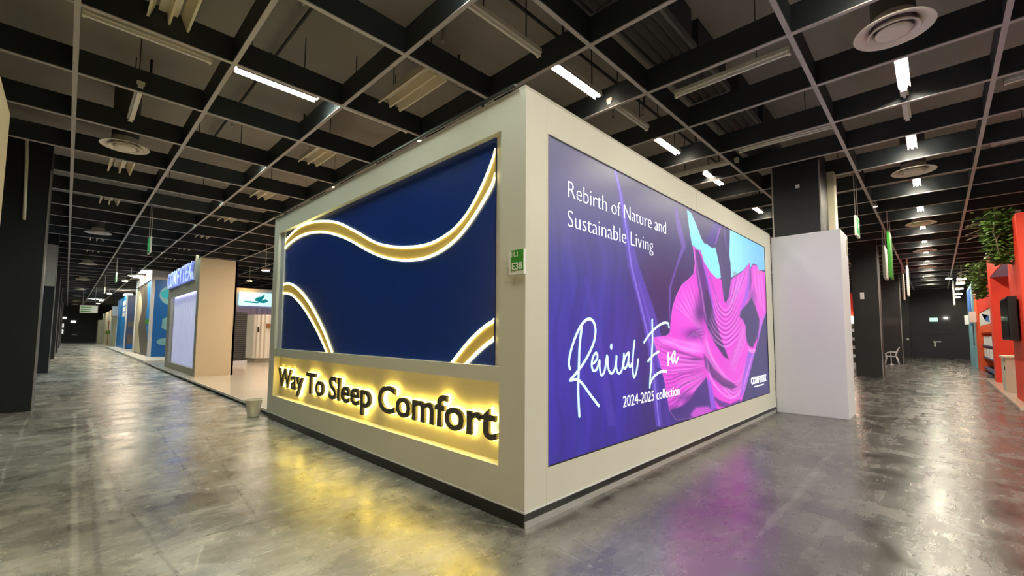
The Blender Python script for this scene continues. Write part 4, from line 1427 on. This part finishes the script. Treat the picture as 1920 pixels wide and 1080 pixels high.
ld = MB().prism(ring, (.03, 0, 0)).box(17.605, LY - .03, .05, 17.625, LY + .03, LZ).build('logo_disc', 'white_flat', t)
mb = MB()
vs = []
for j_ in range(28):
    a = 2 * math.pi * j_ / 28
    for r in (.12, .18):
        vs.append((17.595, LY + r * math.cos(a), LZ + r * math.sin(a)))
mb.add(vs, [(2 * j_, 2 * j_ + 1, (2 * j_ + 3) % 56, (2 * j_ + 2) % 56) for j_ in range(28)])
mb.build('blue_ring', 'blue_flat', ld)
t = thing('television', 'black flat television mounted on the red pillar', 'television', (13.5, RY + .1, 1.9))
MB().box(12.0, RY + .03, 1.42, 13.5, RY + .17, 2.4).build('screen_case', 'black', t, bevel=.01)
MB().box(12.03, RY + .17, 1.46, 13.47, RY + .175, 2.36).build('screen', 'tv', t)
MB().box(12.6, RY, 1.7, 12.9, RY + .03, 2.1).build('bracket', 'black', t)
t = thing('counter', 'cream reception counter standing inside the red portal', 'counter', (15.2, -4.2, .05))
MB().box(14.9, -4.6, .05, 15.9, -3.56, .95).build('body', 'counter', t, bevel=.01)
MB().box(14.85, -4.65, .95, 15.95, -3.52, 1.0).build('worktop', 'cream_wall', t)
MB().box(15.0, -3.56, .62, 15.06, -3.545, .72).build('lock', 'black', t)

t = thing('display_stand', 'orange display shelves with white boxes beyond the red portal', 'display stand', (23, -4, 0))
MB().box(20.2, -4.6, 2.55, 26.4, -3.68, 3.95).build('red_fascia', 'red', t)
MB().box(26.4, -4.6, 0, 28.2, -3.66, 3.9).build('orange_pillar', 'orange', t)
MB().box(20.4, -4.6, 0, 26.4, -4.4, 2.55).build('back_board', 'white', t)
for zz in (.12, .6, 1.1, 1.62):
    MB().box(20.4, -4.5, zz, 26.4, -3.75, zz + .06).build('shelf', 'slate' if zz < 1.5 else 'orange', t)
t2 = MB().box(20.6, -3.84, 1.68, 26.2, -3.7, 1.98).build('orange_board', 'orange')
tag(t2, 'orange sign board on the top shelf beyond the red portal', 'board')
t2 = thing('shelf_sign', 'white sign with blue strokes above the orange board', 'sign', (23, -3.8, 2.0))
p = MB().box(20.5, -3.84, 1.99, 26.0, -3.7, 2.54).build('sign_board', 'signwhite', t2)
MB().prism([(20.9, -3.695, 2.05), (22.6, -3.695, 2.12), (24.5, -3.695, 2.48), (23.2, -3.695, 2.2), (21.2, -3.695, 2.3)], (0, .006, 0)).build('blue_stroke', 'blue_flat', p)
for i in range(8):
    xx = 20.6 + (i % 4) * 1.45
    zz = .66 if i < 4 else 1.16
    t2 = MB().box(xx, -4.35, zz, xx + 1.15, -3.78, zz + (.36 if i < 4 else .38)).build('white_box', 'white_flat')
    tag(t2, 'white box on the %s shelf beyond the red portal, %s along' % ('lower' if i < 4 else 'upper', ORD[i % 4]), 'box', 'white boxes on the shelves')
t = thing('blue_white_stand', 'tall white stand with blue panels near the end of the right aisle', 'exhibition stand', (31, -4, 0))
w = MB().box(28.3, -4.6, 0, 33, -3.6, 4.1).build('white_wall', 'paleblue', t)
MB().box(29.2, -3.6, 2.1, 30.8, -3.585, 3.95).box(31.4, -3.6, 2.8, 32.2, -3.585, 4.0).build('blue_panel', 'blue_flat', w)
MB().box(28.3, -3.6, 1.1, 28.9, -3.585, 2.2).build('dark_opening', 'dark_flat', w)
for i, xx in enumerate((27.6, 32.6)):
    t2 = MB().box(xx - .25, (-3.66, -3.6)[i], 2.2, xx + .25, -3.45, 2.7).build('number_sign', 'signwhite')
    tag(t2, ['pale aqua stand sign on the orange pillar', 'pale aqua stand sign at the far end of the blue panels'][i], 'sign')

# hanging ivy
def ivy(label, c, size, n, seed):
    random.seed(seed)
    t = thing('hanging_plant', label, 'plant', c, 'hanging ivy plants')
    mb, st = MB(), MB()
    x, y, z = c
    sx_, sy_, sz_ = size
    for k_ in range(n):
        u_ = random.random() ** .8
        w_ = (1 - .55 * u_)
        p = Vector((x + random.uniform(-sx_, sx_) * w_, y + random.gauss(0, sy_ * .45) * w_, z - u_ * sz_ + random.uniform(0, .15)))
        a = random.uniform(0, 6.28)
        l_ = random.uniform(.08, .16)
        d = Vector((math.cos(a), math.sin(a), random.uniform(-.9, .2))).normalized()
        s_ = d.cross(Vector((random.uniform(-.4, .4), random.uniform(-.4, .4), 1))).normalized() * l_ * .42
        nrm = d.cross(s_).normalized() * .012
        mb.add([p, p + d * l_ * .45 + s_ + nrm, p + d * l_, p + d * l_ * .45 - s_ + nrm, p + d * l_ * .4 - nrm], [(0, 4, 1), (4, 2, 1), (0, 3, 4), (4, 3, 2)])
    for k_ in range(16):
        p0 = Vector((x + random.uniform(-sx_, sx_), y + random.uniform(-.1, .1), z + .05))
        pts_ = [p0 + Vector((random.uniform(-.05, .05) * j, random.uniform(-.02, .05) * j, -sz_ * j / 4 * random.uniform(.7, 1))) for j in range(5)]
        st.tube(pts_, .006, 5)
    for k_ in range(5):
        p0 = Vector((x + random.uniform(-sx_, sx_) * .5, y, z - sz_ * random.uniform(.1, .5)))
        st.tube([p0, p0 + Vector((-.1, .35, .02)), p0 + Vector((-.1, .55, -.06))], [.008, .006, .012], 5)
    mb.build('foliage', 'leaf', t)
    st.build('stem', 'stem', t)
    MB().box(x - sx_ * .9, y - .3, z - .2, x + sx_ * .9, y - .18, z - .02).build('planter', 'stem', t)


ivy('large green trailing plant hanging over the nearer red pillar', (12.45, RY + .16, 4.32), (.42, .36, 1.12), 1500, 3)
ivy('smaller green trailing plant hanging beyond the red portal', (20.0, RY + .14, 4.05), (.5, .34, 1.2), 1000, 5)

# row of five spots under the ceiling at the right
for i, xx in enumerate((28.5, 31, 34, 37, 39.5)):
    q = at((1803, 1801, 1799, 1797, 1794)[i], (523, 531, 541, 551, 557)[i], 0, xx)
    t = thing('spot_light', 'white ceiling spot in the row of five over the blue stand, %s' % ORD[i], 'spot light', tuple(q), 'row of five spots')
    MB().box(q[0] - .1, q[1] - .16, q[2], q[0] + .3, q[1] + .16, q[2] + .08).build('spot_body', 'lamp_white', t)
    MB().box(q[0] - .1, q[1] - .16, q[2] - .03, q[0] + .3, q[1] + .16, q[2]).build('lamp_face', 'spot_lit', t)
    MB().tube([(q[0], q[1], q[2] + .08), (q[0], q[1], SLAB)], .012).build('stem', 'lamp_white', t)


# hanging edge-on banners
for (x, y, z0, z1, m_, lab) in ((14.6, -1.42, 3.22, 4.55, 'green', 'narrow green banner hanging edge-on beside the right aisle columns'),
                                (15.4, -1.25, 3.3, 4.3, 'signwhite', 'narrow white banner hanging left of the green one'),
                                (23.6, -1.5, 3.3, 4.6, 'signwhite', 'narrow white banner hanging further down the right aisle'),
                                (24.6, -1.3, 3.2, 4.4, 'trim_grey', 'narrow grey banner hanging left of the further white one'),
                                (33.0, -3.1, 3.3, 4.7, 'signwhite', 'narrow pale banner hanging at the far right of the aisle')):
    t = thing('hanging_banner', lab, 'banner', (x, y, z0), 'hanging banners')
    MB().box(x - .5, y - .03, z0, x + .5, y + .03, z1).build('banner_panel', m_, t)
    for s_ in (-.45, .45):
        MB().tube([(x + s_, y, z1), (x + s_, y, SLAB)], .01).build('rod', 'steel', t)

# red stand behind the columns
t = thing('red_sign_stand', 'red topped stand glimpsed left of the nearest right aisle column', 'exhibition stand', (24, .6, 0))
MB().box(23.6, .02, 2.45, 26, 2.4, 3.55).build('red_sign', 'red', t)
w = MB().box(23.7, .1, 0, 26, 2.4, 2.3).build('shelf_unit', 'white', t)
for i in range(5):
    MB().box(23.68, .12, .25 + i * .4, 23.7, 2.3, .5 + i * .4).build('shelf_gap', 'dark_flat', w)
MB().box(23.55, .05, 2.33, 23.7, 2.3, 2.43).build('light_strip', 'spot_lit', t)

# white plastic armchair by the column
t = thing('armchair', 'white plastic armchair on the floor by the dark column', 'chair', (28.9, -.55, 0))
cx_, cy_ = 28.95, -.5
MB().prism([(cx_ - .24, cy_ + .24, .42), (cx_ + .24, cy_ + .24, .42), (cx_ + .24, cy_ - .2, .4), (cx_ - .24, cy_ - .2, .4)], (0, 0, .035)).build('seat', 'plastic', t)
mb = MB()
n, m = 12, 8
vs, fs = [], []
for j in range(m + 1):
    for i in range(n + 1):
        u_ = (i / n - .5) * 2
        h = .44 + .5 * j / m * (1 - .12 * u_ * u_)
        vs.append((cx_ + u_ * .25 * (1 - .1 * j / m), cy_ - .22 - .05 * j / m - .1 * (j / m) ** 2 + .05 * u_ * u_, h))
fs = [(j * (n + 1) + i, j * (n + 1) + i + 1, (j + 1) * (n + 1) + i + 1, (j + 1) * (n + 1) + i) for j in range(m) for i in range(n)]
mb.add(vs, fs, 0, True)
o = mb.build('backrest', 'plastic', t)
sd = o.modifiers.new('thick', 'SOLIDIFY')
sd.thickness = .022
for sx_ in (-1, 1):
    MB().tube([(cx_ + sx_ * .24, cy_ - .26, .66), (cx_ + sx_ * .27, cy_ - .1, .66), (cx_ + sx_ * .27, cy_ + .14, .645), (cx_ + sx_ * .25, cy_ + .23, .58), (cx_ + sx_ * .25, cy_ + .23, .42)], .022).build('armrest', 'plastic', t)
    for sy_ in (-1, 1):
        MB().tube([(cx_ + sx_ * .22, cy_ + sy_ * .2, .42), (cx_ + sx_ * .26, cy_ + sy_ * .27 - (.04 if sy_ < 0 else 0), 0)], [.028, .02]).build('leg', 'plastic', t)
t = thing('post', 'white upright post standing in front of the plastic armchair', 'post', (28.2, -.5, 0))
MB().lathe([(.0, 0), (.11, 0), (.11, .03), (.03, .05), (.022, .1), (.022, .66), (.035, .68), (.035, .72), (0, .73)], (28.2, -.52, 0), 20).build('pole', 'plastic', t)
